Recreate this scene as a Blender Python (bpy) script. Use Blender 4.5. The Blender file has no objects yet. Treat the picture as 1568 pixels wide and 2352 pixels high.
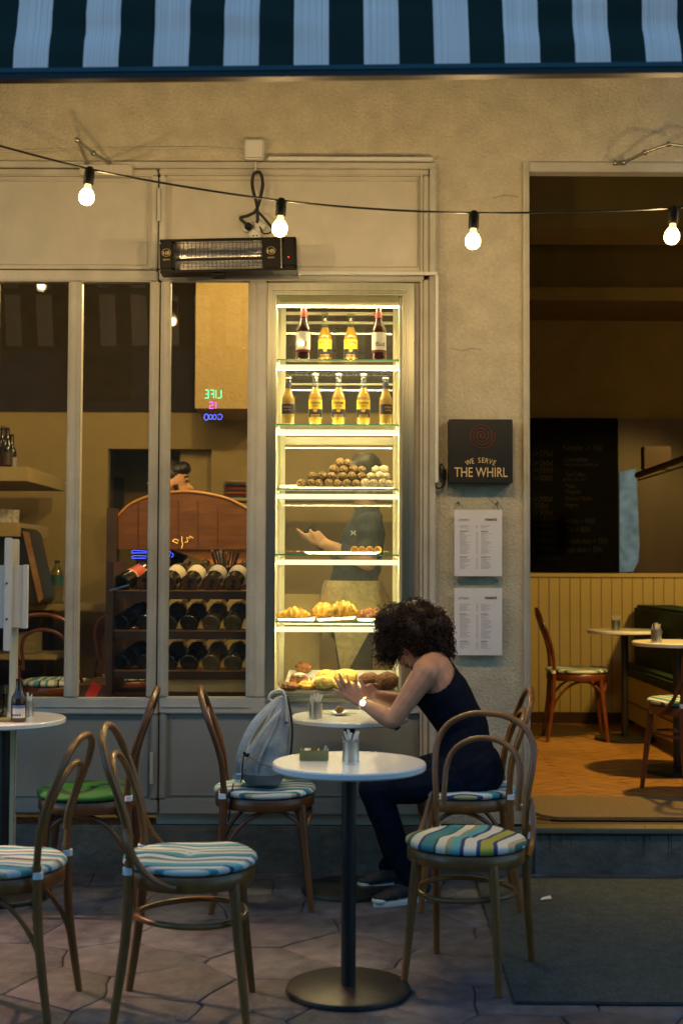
import bpy, bmesh, math, random
from mathutils import Vector, Matrix, noise
R = math.radians
random.seed(7)
S = bpy.context.scene
COL = S.collection

# ------------------------------------------------------------------ camera
cd = bpy.data.cameras.new('camera'); cam = bpy.data.objects.new('camera', cd); COL.objects.link(cam)
cd.sensor_fit = 'VERTICAL'; cd.sensor_height = 36; cd.sensor_width = 24
FPX = 3000.0
cd.lens = 36 * FPX / 2352
cd.clip_start = .05; cd.clip_end = 400
ROT = Matrix.Rotation(R(90 + 2.37), 4, 'X') @ Matrix.Rotation(R(.22), 4, 'Z')
cam.matrix_world = Matrix.Translation((0, 0, 1.4)) @ ROT
cd.dof.use_dof = True; cd.dof.focus_distance = 5.9; cd.dof.aperture_fstop = 2.8
S.camera = cam
S.render.resolution_x, S.render.resolution_y = 682, 1024
# ------------------------------------------------------------------ world, exposure
W = bpy.data.worlds.new('World'); S.world = W; W.use_nodes = True
wn = W.node_tree; bg = wn.nodes['Background']
sky = wn.nodes.new('ShaderNodeTexSky'); sky.sky_type = 'NISHITA'; sky.sun_disc = False
sky.sun_elevation = R(11.0); sky.sun_rotation = R(20); sky.air_density = 1.2; sky.ozone_density = 4.0
wb = wn.nodes.new('ShaderNodeMix'); wb.data_type = 'RGBA'; wb.blend_type = 'MULTIPLY'; wb.inputs[0].default_value = 1
wb.inputs[7].default_value = (.82, 1.08, 1.12, 1)      # the photograph is balanced for the warm bulbs: daylight reads blue
wn.links.new(sky.outputs[0], wb.inputs[6]); wn.links.new(wb.outputs[2], bg.inputs[0]); bg.inputs[1].default_value = .15
S.view_settings.view_transform = 'Standard'; S.view_settings.look = 'None'
S.view_settings.exposure = 1.15; S.view_settings.gamma = 1
S.cycles.use_denoising = True
S.cycles.max_bounces = 7; S.cycles.diffuse_bounces = 3; S.cycles.glossy_bounces = 4
S.cycles.transparent_max_bounces = 24; S.cycles.sample_clamp_indirect = 4
S.cycles.caustics_reflective = False; S.cycles.caustics_refractive = False
# lamp strengths (bulbs, cabinet strips, room lamps)
E_BULB = 6.6; E_LED = 34; P_ROOM = 22

YW = 6.05            # plane of the facade
FLOOR = .22          # inside floor, one step up

def at(u, v, Y):
    d = ROT.to_3x3() @ Vector(((u - 784) / FPX, -(v - 1176) / FPX, -1))
    k = Y / d.y
    return Vector((d.x * k, Y, 1.4 + d.z * k))
def X(u, Y=YW, v=1176): return at(u, v, Y).x
def Z(v, Y=YW, u=784): return at(u, v, Y).z

# ------------------------------------------------------------------ materials
def _n(nt, t, **k):
    n = nt.nodes.new(t)
    for a, b in k.items(): setattr(n, a, b)
    return n
def pbr(name, col, rough=.6, metal=0.0, var=.12, vs=8, bump=0.0, bs=60, coat=0, stretch=None, var2=0, emit=None, es=0, spec=.5, detail=4):
    m = bpy.data.materials.new(name); m.use_nodes = True; nt = m.node_tree; p = nt.nodes['Principled BSDF']
    tc = _n(nt, 'ShaderNodeTexCoord'); mp = _n(nt, 'ShaderNodeMapping'); nt.links.new(tc.outputs['Object'], mp.inputs[0])
    if stretch: mp.inputs['Scale'].default_value = stretch
    nz = _n(nt, 'ShaderNodeTexNoise'); nz.inputs['Scale'].default_value = vs; nz.inputs['Detail'].default_value = detail
    nt.links.new(mp.outputs[0], nz.inputs['Vector'])
    mx = _n(nt, 'ShaderNodeMix', data_type='RGBA')
    mr = _n(nt, 'ShaderNodeMapRange'); mr.inputs[1].default_value = .3; mr.inputs[2].default_value = .7
    nt.links.new(nz.outputs[0], mr.inputs[0]); nt.links.new(mr.outputs[0], mx.inputs[0])
    mx.inputs[6].default_value = (*[c * (1 - var) for c in col], 1); mx.inputs[7].default_value = (*[min(1, c * (1 + var)) for c in col], 1)
    out = mx.outputs[2]
    if var2:
        n2 = _n(nt, 'ShaderNodeTexNoise'); n2.inputs['Scale'].default_value = vs / 7; n2.inputs['Detail'].default_value = 6
        nt.links.new(mp.outputs[0], n2.inputs['Vector'])
        r2 = _n(nt, 'ShaderNodeMapRange'); r2.inputs[1].default_value = .35; r2.inputs[2].default_value = .65
        r2.inputs[3].default_value = 1 - var2; r2.inputs[4].default_value = 1 + var2 * .5
        nt.links.new(n2.outputs[0], r2.inputs[0])
        mu = _n(nt, 'ShaderNodeVectorMath', operation='SCALE'); nt.links.new(out, mu.inputs[0]); nt.links.new(r2.outputs[0], mu.inputs['Scale'])
        out = mu.outputs[0]
    nt.links.new(out, p.inputs['Base Color'])
    p.inputs['Roughness'].default_value = rough; p.inputs['Metallic'].default_value = metal
    p.inputs['Specular IOR Level'].default_value = spec
    if coat: p.inputs['Coat Weight'].default_value = coat; p.inputs['Coat Roughness'].default_value = .15
    if bump:
        nb = _n(nt, 'ShaderNodeTexNoise'); nb.inputs['Scale'].default_value = bs; nb.inputs['Detail'].default_value = 6
        nt.links.new(mp.outputs[0], nb.inputs['Vector'])
        b = _n(nt, 'ShaderNodeBump'); b.inputs['Strength'].default_value = bump; b.inputs['Distance'].default_value = .01
        nt.links.new(nb.outputs[0], b.inputs['Height']); nt.links.new(b.outputs[0], p.inputs['Normal'])
    if emit:
        p.inputs['Emission Color'].default_value = (*emit, 1); p.inputs['Emission Strength'].default_value = es
    return m
def glassy(name, tint=(1, 1, 1), refl=.04, rough=0.02, haze=0):
    m = bpy.data.materials.new(name); m.use_nodes = True; nt = m.node_tree; nt.nodes.clear()
    o = _n(nt, 'ShaderNodeOutputMaterial'); t = _n(nt, 'ShaderNodeBsdfTransparent'); t.inputs[0].default_value = (*tint, 1)
    g = _n(nt, 'ShaderNodeBsdfGlossy'); g.inputs['Roughness'].default_value = rough
    lw = _n(nt, 'ShaderNodeLayerWeight'); lw.inputs[0].default_value = .5
    pw = _n(nt, 'ShaderNodeMath', operation='POWER'); pw.inputs[1].default_value = 5
    ma = _n(nt, 'ShaderNodeMath', operation='MULTIPLY_ADD'); ma.inputs[1].default_value = 1 - refl; ma.inputs[2].default_value = refl
    mx = _n(nt, 'ShaderNodeMixShader')
    nt.links.new(lw.outputs['Facing'], pw.inputs[0]); nt.links.new(pw.outputs[0], ma.inputs[0]); nt.links.new(ma.outputs[0], mx.inputs[0])
    nt.links.new(t.outputs[0], mx.inputs[1]); nt.links.new(g.outputs[0], mx.inputs[2])
    last = mx
    if haze:
        d = _n(nt, 'ShaderNodeBsdfDiffuse'); d.inputs[0].default_value = (.7, .7, .7, 1); m2 = _n(nt, 'ShaderNodeMixShader'); m2.inputs[0].default_value = haze
        nt.links.new(mx.outputs[0], m2.inputs[1]); nt.links.new(d.outputs[0], m2.inputs[2]); last = m2
    nt.links.new(last.outputs[0], o.inputs[0])
    return m
def emis(name, col, s):
    m = bpy.data.materials.new(name); m.use_nodes = True; nt = m.node_tree; nt.nodes.clear()
    o = _n(nt, 'ShaderNodeOutputMaterial'); e = _n(nt, 'ShaderNodeEmission'); e.inputs[0].default_value = (*col, 1); e.inputs[1].default_value = s
    nt.links.new(e.outputs[0], o.inputs[0]); return m
def stripes_mat(name, seq, off, per, amp, green=False, rough=.85):
    """woven cushion cloth: wavy stripes running from front to back"""
    m = bpy.data.materials.new(name); m.use_nodes = True; nt = m.node_tree; p = nt.nodes['Principled BSDF']
    tc = _n(nt, 'ShaderNodeTexCoord'); sp = _n(nt, 'ShaderNodeSeparateXYZ'); nt.links.new(tc.outputs['Object'], sp.inputs[0])
    nz = _n(nt, 'ShaderNodeTexNoise'); nz.inputs['Scale'].default_value = 4.2; nz.inputs['Detail'].default_value = 0
    mp = _n(nt, 'ShaderNodeMapping'); mp.inputs['Scale'].default_value = (1.0, .55, 0); mp.inputs['Location'].default_value = (off, off * 2.3, 0)
    nt.links.new(tc.outputs['Object'], mp.inputs[0]); nt.links.new(mp.outputs[0], nz.inputs['Vector'])
    a = _n(nt, 'ShaderNodeMath', operation='MULTIPLY_ADD'); a.inputs[1].default_value = amp
    nt.links.new(nz.outputs[0], a.inputs[0]); nt.links.new(sp.outputs['Y'], a.inputs[2])
    b = _n(nt, 'ShaderNodeMath', operation='MULTIPLY_ADD'); b.inputs[1].default_value = 1 / per; b.inputs[2].default_value = 10 + off
    nt.links.new(a.outputs[0], b.inputs[0])
    f = _n(nt, 'ShaderNodeMath', operation='FRACT'); nt.links.new(b.outputs[0], f.inputs[0])
    cr = _n(nt, 'ShaderNodeValToRGB'); cr.color_ramp.interpolation = 'CONSTANT'
    el = cr.color_ramp.elements
    tot = sum(w for w, c in seq); acc = 0
    for i, (w, c) in enumerate(seq):
        e = el[i] if i < 2 else el.new(min(.999, acc / tot))
        e.position = acc / tot; e.color = (*c, 1); acc += w
    nt.links.new(f.outputs[0], cr.inputs[0]); nt.links.new(cr.outputs[0], p.inputs['Base Color'])
    p.inputs['Roughness'].default_value = rough
    wv = _n(nt, 'ShaderNodeTexNoise'); wv.inputs['Scale'].default_value = 350
    nt.links.new(tc.outputs['Object'], wv.inputs['Vector'])
    bp = _n(nt, 'ShaderNodeBump'); bp.inputs['Strength'].default_value = .35; bp.inputs['Distance'].default_value = .003
    nt.links.new(wv.outputs[0], bp.inputs['Height']); nt.links.new(bp.outputs[0], p.inputs['Normal'])
    return m

M = {}
M['plaster'] = pbr('wall_plaster', (.50, .46, .355), .9, var=.08, vs=60, bump=.8, bs=75, var2=.13)
M['plinth'] = pbr('plinth_render', (.105, .115, .11), .9, var=.22, vs=14, bump=.9, bs=30, var2=.3)
M['paint'] = pbr('frame_paint', (.48, .465, .41), .45, var=.10, vs=9, bump=.25, bs=60, var2=.16)
M['panel'] = pbr('panel_paint', (.50, .475, .41), .48, var=.08, vs=7, bump=.2, bs=60, var2=.12)
M['kick'] = pbr('shaded_kick_panel', (.27, .28, .26), .5, var=.06, vs=5, bump=.06, bs=70, var2=.1)  # frame cream darkened: shade low on the shopfront put into the colour
M['steel'] = pbr('brushed_steel', (.33, .34, .29), .38, 1.0, var=.1, vs=30, stretch=(1, 1, .05))
M['steel2'] = pbr('cup_steel', (.62, .62, .60), .30, 1.0, var=.08, vs=40, stretch=(1, 1, .1))
M['gap'] = pbr('shadow_gap_rubber', (.02, .02, .02), .8)
M['glass'] = glassy('window_glass', (.95, .96, .94), .024, .0, .0015)
M['caseglass'] = glassy('case_glass', (.98, .99, .97), .014, .0)
M['backglass'] = glassy('case_back_glass', (.95, .96, .92), .03, .0, .03)
M['shelfglass'] = glassy('shelf_glass', (.90, .96, .92), .03)
M['glassedge'] = pbr('glass_edge', (.05, .35, .22), .2, emit=(.05, .5, .28), es=.0)
M['cabwhite'] = pbr('cabinet_white', (.68, .63, .46), .4, var=.04)
M['leddiff'] = emis('led_diffuser', (1.0, .90, .55), .62)
M['led'] = emis('led_strip_light', (1.0, .80, .42), E_LED)
M['bulb'] = bpy.data.materials.new('frosted_bulb'); M['bulb'].use_nodes = True; _t = M['bulb'].node_tree; _t.nodes.clear()
_o = _n(_t, 'ShaderNodeOutputMaterial'); _e = _n(_t, 'ShaderNodeEmission'); _e.inputs[0].default_value = (1.0, .66, .27, 1); _e.inputs[1].default_value = 4.0
_p = _n(_t, 'ShaderNodeBsdfTransparent'); _a = _n(_t, 'ShaderNodeAddShader'); _t.links.new(_e.outputs[0], _a.inputs[0]); _t.links.new(_p.outputs[0], _a.inputs[1]); _t.links.new(_a.outputs[0], _o.inputs[0])
M['bulbneck'] = emis('bulb_neck_glow', (1.0, .62, .20), 1.3)
M['black'] = pbr('black_metal', (.012, .013, .014), .42, var=.3, vs=30)
M['blackp'] = pbr('black_plastic', (.005, .005, .005), .5, var=.2, spec=.2)
M['cable'] = pbr('cable_rubber', (.012, .012, .012), .5)
M['wood'] = pbr('bentwood', (.12, .042, .011), .36, var=.35, vs=14, bump=.1, bs=60, coat=.25, stretch=(1, 1, .25))
M['woodlight'] = pbr('worn_bentwood', (.20, .078, .016), .36, var=.35, vs=14, bump=.12, bs=60, coat=.3, stretch=(1, 1, .25))
M['wooddark'] = pbr('red_bentwood', (.13, .035, .012), .32, var=.3, vs=14, coat=.4)
M['marble'] = pbr('white_tabletop', (.80, .83, .85), .22, var=.03, vs=5, spec=.5, coat=.3)
M['strap'] = pbr('white_strap', (.7, .75, .8), .8)
M['truffle'] = pbr('truffle_crumb', (.21, .135, .05), .95, var=.65, vs=120, bump=1.0, bs=160)
M['truffle2'] = pbr('coconut_crumb', (.50, .42, .26), .95, var=.3, vs=120, bump=1.0, bs=160)
M['china'] = pbr('china', (.75, .74, .68), .2, var=.02)
M['pastry'] = pbr('baked_pastry', (.72, .36, .05), .4, var=.6, vs=36, bump=.6, bs=40, stretch=(1, 3, 1))
M['pastryd'] = pbr('dark_pastry', (.28, .11, .03), .6, var=.5, vs=40, bump=1, bs=70)
M['cookie'] = pbr('pale_cookie', (.78, .52, .12), .8, var=.4, vs=55, bump=1, bs=70)
M['brownie'] = pbr('chocolate_cookie', (.12, .05, .02), .9, var=.5, vs=80, bump=1, bs=90)
M['cream'] = pbr('white_cream', (.8, .75, .6), .6, bump=.5, bs=50)
M['skin'] = pbr('skin', (.54, .28, .175), .52, var=.12, vs=24, bump=.12, bs=160, spec=.35)
M['skin2'] = pbr('skin_tan', (.55, .30, .17), .5, var=.08, vs=20)
M['hair'] = pbr('dark_curly_hair', (.028, .013, .006), .5, var=.6, vs=60, spec=.3)
M['hair2'] = pbr('black_hair', (.010, .008, .007), .5, var=.4, vs=60)
M['tank'] = pbr('navy_jersey', (.006, .009, .020), .9, var=.2, vs=20, bump=.2, bs=150, spec=.12)
M['denim'] = pbr('dark_denim', (.005, .009, .022), .9, var=.35, vs=45, bump=.3, bs=200, var2=.3, spec=.12)
M['shoe'] = pbr('black_suede', (.02, .02, .024), .8)
M['sole'] = pbr('white_rubber', (.62, .64, .62), .6)
M['tee'] = pbr('blue_tshirt', (.045, .056, .080), .85, var=.15, vs=25, bump=.3, bs=80, spec=.12)
M['trouser'] = pbr('grey_trousers', (.06, .065, .06), .9, var=.2, spec=.12)
M['strapc'] = pbr('pale_strap_webbing', (.62, .66, .66), .9, var=.1, vs=60, bump=.6, bs=220)
M['canvas'] = pbr('grey_canvas', (.38, .42, .43), .85, var=.12, vs=20, bump=.5, bs=170, var2=.12)
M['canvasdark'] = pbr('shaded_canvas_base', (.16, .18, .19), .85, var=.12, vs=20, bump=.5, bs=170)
M['kraft'] = pbr('kraft_paper', (.35, .30, .12), .8, bump=.2)
M['boxwood'] = pbr('raw_wood_box', (.26, .22, .075), .7, var=.2, vs=30, stretch=(.2, 1, 1))
M['paper'] = pbr('white_paper', (.66, .64, .66), .85, var=.03)
M['stickpaper'] = pbr('sugar_stick_paper', (.66, .66, .64), .8, var=.25, vs=70)
M['ink'] = pbr('print_ink', (.06, .05, .08), .7)
M['ink2'] = pbr('faint_print', (.30, .28, .31), .7)
M['signface'] = pbr('sign_face', (.012, .012, .012), .35)
M['signtext'] = pbr('sign_lettering', (.65, .48, .22), .6)
M['signred'] = pbr('sign_spiral', (.12, .020, .008), .6)
M['chalkboard'] = pbr('chalkboard', (.003, .003, .003), .9, spec=.08, var=.3)
M['chalk'] = pbr('chalk', (.013, .0125, .008), .9, var=.3, vs=80)
M['mirror'] = pbr('mirror', (.80, .82, .80), .02, 1.0, var=.02)
M['awndark'] = None
M['bar'] = pbr('awning_bar_paint', (.004, .062, .085), .4, var=.1)
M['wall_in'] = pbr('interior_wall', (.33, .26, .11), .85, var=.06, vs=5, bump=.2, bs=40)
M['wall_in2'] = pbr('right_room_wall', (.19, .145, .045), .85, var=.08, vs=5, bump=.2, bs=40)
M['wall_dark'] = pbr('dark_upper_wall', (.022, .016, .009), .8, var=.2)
M['wall_tan'] = pbr('tan_column_plaster', (.33, .25, .105), .85, var=.08, vs=20, bump=.6, bs=50)
M['board'] = pbr('wainscot_paint', (.56, .44, .17), .6, var=.05)
M['skirt'] = pbr('skirting_wood', (.06, .025, .012), .6)
M['parquet'] = pbr('parquet_oak', (.31, .165, .05), .42, var=.3, vs=10, stretch=(1, 3, 1), bump=.1)
M['mat'] = pbr('coir_mat', (.20, .15, .075), .95, var=.35, vs=150, bump=1, bs=200)
M['rug'] = pbr('rug_pile', (.042, .062, .066), .98, var=.45, vs=120, bump=1, bs=180, var2=.2)
M['green'] = pbr('green_velvet', (.006, .034, .018), .8)
M['hood'] = pbr('wood_hood', (.16, .062, .016), .35, var=.3, vs=5, stretch=(1, 1, 7), coat=.4)
M['hoodrim'] = pbr('hood_rim', (.48, .22, .05), .4)
M['rack'] = pbr('rack_wood', (.045, .022, .010), .55, var=.3, vs=10, stretch=(.3, 1, 1))
M['rackedge'] = pbr('rack_edge_wood', (.30, .16, .06), .5, var=.3, vs=20, stretch=(.3, 1, 1))
M['counter'] = pbr('counter_front', (.60, .46, .20), .6)
M['winedark'] = pbr('dark_wine_glass', (.006, .008, .005), .07, var=.1, coat=.6)
M['wineclear'] = pbr('white_wine_glass', (.10, .085, .035), .08, var=.4, vs=20, coat=.6)
M['winelabel'] = pbr('cream_label', (.62, .55, .42), .7, var=.1, vs=40)
M['winered'] = pbr('red_label', (.55, .07, .02), .6)
M['winegrey'] = pbr('grey_label', (.40, .38, .36), .7, var=.3, vs=40)
M['tan'] = pbr('beige_knit', (.55, .44, .24), .95, var=.2, vs=40, bump=1, bs=90)
M['tinted'] = glassy('clear_bottle', (.90, .90, .78), .10, .02, .03)
M['lager'] = pbr('lager', (.55, .30, .01), .12, emit=(.9, .52, .03), es=.0)
M['ambers'] = pbr('amber_bottle', (.030, .006, .003), .10, coat=.3)
M['brownbot'] = pbr('brown_bottle', (.035, .012, .006), .08, coat=.5)
M['capm'] = pbr('bottle_cap', (.5, .48, .4), .35, .6)
M['yellowlab'] = pbr('yellow_label', (.78, .55, .05), .6, var=.06)
M['blacklab'] = pbr('black_label', (.02, .02, .05), .5)
M['whitelab'] = pbr('white_label', (.72, .68, .62), .6, var=.05, vs=60)
M['redlab'] = pbr('red_label_band', (.11, .008, .005), .5)
M['goldlab'] = pbr('gold_label', (.62, .36, .03), .4)
M['bluelab'] = pbr('blue_label', (.10, .22, .55), .6)
M['concrete'] = pbr('ground_joint', (.070, .066, .075), .95, var=.3, vs=30, bump=.5, bs=60)
M['stone'] = pbr('paving_stone', (.082, .086, .108), .66, var=.34, vs=14, bump=.9, bs=24, var2=.35, detail=8)
M['opp'] = pbr('opposite_wall', (.21, .22, .21), .9, var=.4, vs=6, bump=.6, bs=9, var2=.3)
M['oppwin'] = pbr('opposite_window_glass', (.02, .02, .025), .2)
M['white'] = pbr('white_enamel', (.62, .62, .60), .4, var=.04)
M['creamp'] = pbr('cream_post', (.62, .55, .38), .5, var=.05)
M['orange'] = pbr('copper_orange', (.6, .22, .03), .4)
M['redp'] = pbr('red_plastic', (.7, .02, .01), .4)
M['pet'] = glassy('clear_plastic', (.80, .82, .70), .08)
M['teal'] = pbr('teal_label', (.02, .10, .10), .5)
M['neon_g'] = emis('neon_green', (.05, 1, .35), 1.1)
M['neon_p'] = emis('neon_pink', (1, .08, .85), 1.1)
M['neon_b'] = emis('neon_blue', (.08, .12, 1), 1.2)
M['neon_o'] = emis('neon_orange', (1, .45, .05), 1.1)
M['watch'] = emis('watch_screen', (.75, .85, 1), 1.1)
M['gold'] = pbr('rose_gold', (.7, .42, .22), .25, 1.0)
M['ledred'] = emis('red_indicator', (1, .02, .01), 3)
M['chrome'] = pbr('reflector_chrome', (.88, .86, .82), .22, 1.0, var=.2, vs=6, stretch=(1, 1, 12), bump=.25, bs=9)

# ------------------------------------------------------------------ mesh helper
class MB:
    def __init__(s): s.v = []; s.f = []; s.mi = []; s.cur = 0
    def add(s, vs, fs):
        o = len(s.v); s.v += [Vector(p) for p in vs]
        for f in fs: s.f.append(tuple(i + o for i in f)); s.mi.append(s.cur)
        return s
    def box(s, x0, x1, y0, y1, z0, z1, m=None):
        vs = [Vector((x, y, z)) for x in (x0, x1) for y in (y0, y1) for z in (z0, z1)]
        if m: vs = [m @ p for p in vs]
        fs = [(0, 1, 3, 2), (4, 6, 7, 5), (0, 4, 5, 1), (2, 3, 7, 6), (0, 2, 6, 4), (1, 5, 7, 3)]
        if (x1 - x0) * (y1 - y0) * (z1 - z0) < 0: fs = [f[::-1] for f in fs]
        return s.add(vs, fs)
    def tube(s, pts, r, n=8, closed=False, caps=True, flat=1.0, up=None):
        pts = [Vector(p) for p in pts]; N = len(pts)
        rs = r if isinstance(r, (list, tuple)) else [r] * N
        T = []
        for i in range(N):
            a = pts[(i - 1) % N] if (closed or i > 0) else pts[i]; b = pts[(i + 1) % N] if (closed or i < N - 1) else pts[i]
            T.append((b - a).normalized())
        ref = Vector(up) if up else (Vector((0, 0, 1)) if abs(T[0].z) < .9 else Vector((1, 0, 0)))
        nrm = (ref - T[0] * ref.dot(T[0])).normalized()
        vs = []
        for i in range(N):
            nrm = (nrm - T[i] * nrm.dot(T[i]))
            nrm = nrm.normalized() if nrm.length > 1e-6 else T[i].orthogonal().normalized()
            bi = T[i].cross(nrm)
            for k in range(n):
                a = 2 * math.pi * k / n
                vs.append(pts[i] + (nrm * math.cos(a) * flat + bi * math.sin(a)) * rs[i])
        fs = []
        for i in range(N if closed else N - 1):
            j = (i + 1) % N
            for k in range(n):
                l = (k + 1) % n; fs.append((i * n + k, i * n + l, j * n + l, j * n + k))
        if caps and not closed:
            fs.append(tuple(range(n))[::-1]); fs.append(tuple((N - 1) * n + k for k in range(n)))
        return s.add(vs, fs)
    def lathe(s, prof, n=24, org=(0, 0, 0), m=None, arc=None):
        org = Vector(org); vs = []; fs = []
        full = arc is None; a0, a1 = arc or (0, 2 * math.pi); cnt = n if full else n + 1
        for r_, z in prof:
            for k in range(cnt):
                a = a0 + (a1 - a0) * k / n; p = Vector((r_ * math.cos(a), r_ * math.sin(a), z))
                vs.append((m @ p if m else p) + org)
        for i in range(len(prof) - 1):
            for k in range(n):
                l = (k + 1) % cnt if full else k + 1
                fs.append((i * cnt + k, i * cnt + l, (i + 1) * cnt + l, (i + 1) * cnt + k))
        if full:
            if prof[0][0] > 1e-5: fs.append(tuple(range(n))[::-1])
            if prof[-1][0] > 1e-5: fs.append(tuple((len(prof) - 1) * n + k for k in range(n)))
        return s.add(vs, fs)
    def ball(s, c, r, n=14, m=9, rot=None, lump=0, seed=0):
        r = r if isinstance(r, (tuple, list)) else (r, r, r); c = Vector(c); vs = []; fs = []
        for i in range(m + 1):
            t = math.pi * i / m
            for k in range(n):
                a = 2 * math.pi * k / n
                p = Vector((math.sin(t) * math.cos(a), math.sin(t) * math.sin(a), math.cos(t)))
                q = 1 + (lump * noise.noise(p * 2.2 + Vector((seed, seed * 1.7, 3))) if lump else 0)
                p = Vector((p.x * r[0], p.y * r[1], p.z * r[2])) * q
                vs.append((rot @ p if rot else p) + c)
        for i in range(m):
            for k in range(n):
                l = (k + 1) % n; fs.append((i * n + k, (i + 1) * n + k, (i + 1) * n + l, i * n + l))
        return s.add(vs, fs)
    def prism(s, poly, y0, y1):
        """polygon in x,z given counter-clockwise seen from -y"""
        n = len(poly)
        vs = [(p[0], y0, p[1]) for p in poly] + [(p[0], y1, p[1]) for p in poly]
        fs = [tuple(range(n)), tuple(range(n, 2 * n))[::-1]] + [(i + n, (i + 1) % n + n, (i + 1) % n, i) for i in range(n)]
        return s.add(vs, fs)
    def build(s, name, mat, parent=None, world=False, smooth=True, bevel=0, angle=40, kind=None, merge=True):
        me = bpy.data.meshes.new(name)
        off = Vector((0, 0, 0))
        if parent and world:
            p = parent
            while p.parent: p = p.parent
            off = p.location
        me.from_pydata([tuple(p - off) for p in s.v], [], s.f)
        mats = mat if isinstance(mat, (list, tuple)) else [mat]
        for m_ in mats: me.materials.append(m_)
        if len(mats) > 1:
            for i, p in enumerate(me.polygons): p.material_index = s.mi[i]
        if bevel or merge:
            bm = bmesh.new(); bm.from_mesh(me)
            if merge: bmesh.ops.remove_doubles(bm, verts=bm.verts, dist=1e-6)
            if bevel:
                es = [e for e in bm.edges if len(e.link_faces) == 2 and e.calc_face_angle(0) > .6]
                bmesh.ops.bevel(bm, geom=es, offset=bevel, segments=2, affect='EDGES', clamp_overlap=True)
            bmesh.ops.recalc_face_normals(bm, faces=bm.faces)
            bm.to_mesh(me); bm.free()
        if smooth:
            me.polygons.foreach_set('use_smooth', [True] * len(me.polygons))
            me.set_sharp_from_angle(angle=R(angle))
        o = bpy.data.objects.new(name, me); COL.objects.link(o)
        if parent: o.parent = parent
        if kind: o['kind'] = kind
        return o
def box(*a, **k): return MB().box(*a, **k)
def spl(pts, k=6, closed=False):
    """Catmull-Rom through points"""
    P = [Vector(p) for p in pts]; n = len(P); out = []
    rng = range(n) if closed else range(n - 1)
    for i in rng:
        p0 = P[(i - 1) % n] if closed or i > 0 else P[0]; p1 = P[i]; p2 = P[(i + 1) % n]
        p3 = P[(i + 2) % n] if closed or i < n - 2 else P[-1]
        for j in range(k):
            t = j / k
            out.append(.5 * ((2 * p1) + (p2 - p0) * t + (2 * p0 - 5 * p1 + 4 * p2 - p3) * t * t + (3 * p1 - p0 - 3 * p2 + p3) * t ** 3))
    if not closed: out.append(P[-1])
    return out
def lerp(a, b, t): return a + (b - a) * t
def thing(name, label, cat, loc=(0, 0, 0), rz=0, group=None):
    o = bpy.data.objects.new(name, None); COL.objects.link(o); o.location = loc; o.rotation_euler = (0, 0, rz)
    o.empty_display_size = .1
    return tag(o, label, cat, group)
def tag(o, label, cat, group=None):
    o['label'] = label; o['category'] = cat
    if group: o['group'] = group
    return o
def copy_tree(o, parent=None):
    c = o.copy(); COL.objects.link(c)
    if parent: c.parent = parent
    for ch in list(o.children): copy_tree(ch, c)
    return c
def text(s, size, mat, loc, parent=None, name='lettering', rot=None, mirror=False, align='CENTER', ext=.0004, wrap=None, sx=1.0, bold=0):
    cu = bpy.data.curves.new('t', 'FONT'); cu.body = s; cu.size = size; cu.align_x = align; cu.extrude = ext
    cu.resolution_u = 3; cu.offset = bold; cu.space_line = 1.0
    ob = bpy.data.objects.new('t', cu); me = bpy.data.meshes.new_from_object(ob)
    bpy.data.objects.remove(ob); bpy.data.curves.remove(cu)
    base = Matrix.Rotation(R(90), 4, 'X')
    for v in me.vertices:
        p = v.co.copy(); p.x *= sx * (-1 if mirror else 1)
        if wrap:
            a = p.x / wrap; p2 = Vector((math.sin(a) * (wrap + p.z), -math.cos(a) * (wrap + p.z), p.y))
        else: p2 = base @ p
        if rot: p2 = rot @ p2
        v.co = p2 + Vector(loc)
    me.name = name; me.materials.append(mat)
    o = bpy.data.objects.new(name, me); COL.objects.link(o)
    if parent: o.parent = parent
    return o
def remesh(mb, voxel, smooth=4):
    me = bpy.data.meshes.new('tmp'); me.from_pydata([tuple(p) for p in mb.v], [], mb.f)
    o = bpy.data.objects.new('tmp', me); COL.objects.link(o)
    m1 = o.modifiers.new('r', 'REMESH'); m1.mode = 'VOXEL'; m1.voxel_size = voxel
    m2 = o.modifiers.new('s', 'SMOOTH'); m2.iterations = smooth; m2.factor = .5
    dg = bpy.context.evaluated_depsgraph_get(); dg.update()
    out = bpy.data.meshes.new_from_object(o.evaluated_get(dg))
    bpy.data.objects.remove(o); bpy.data.meshes.remove(me)
    return out
def mesh_obj(me, name, mat, parent, off=Vector((0, 0, 0))):
    me.materials.clear(); me.materials.append(mat)
    for v in me.vertices: v.co -= off
    me.polygons.foreach_set('use_smooth', [True] * len(me.polygons))
    o = bpy.data.objects.new(name, me); COL.objects.link(o); o.parent = parent; return o
def cloth(src, pred, thick, name, mat, parent, off=Vector((0, 0, 0)), rough=0):
    """a garment: the body's own surface where pred() holds, lifted off the skin"""
    bm = bmesh.new(); bm.from_mesh(src)
    dead = [f for f in bm.faces if not pred(f.calc_center_median())]
    bmesh.ops.delete(bm, geom=dead, context='FACES')
    bm.normal_update()
    for v in bm.verts:
        k = thick + (rough * noise.noise(v.co * 18) if rough else 0)
        v.co += v.normal * k
    for _ in range(2): bmesh.ops.smooth_vert(bm, verts=[v for v in bm.verts if v.is_boundary], factor=.5, use_axis_x=True, use_axis_y=True, use_axis_z=True)
    me = bpy.data.meshes.new(name); bm.to_mesh(me); bm.free()
    return mesh_obj(me, name, mat, parent, off)
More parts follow.
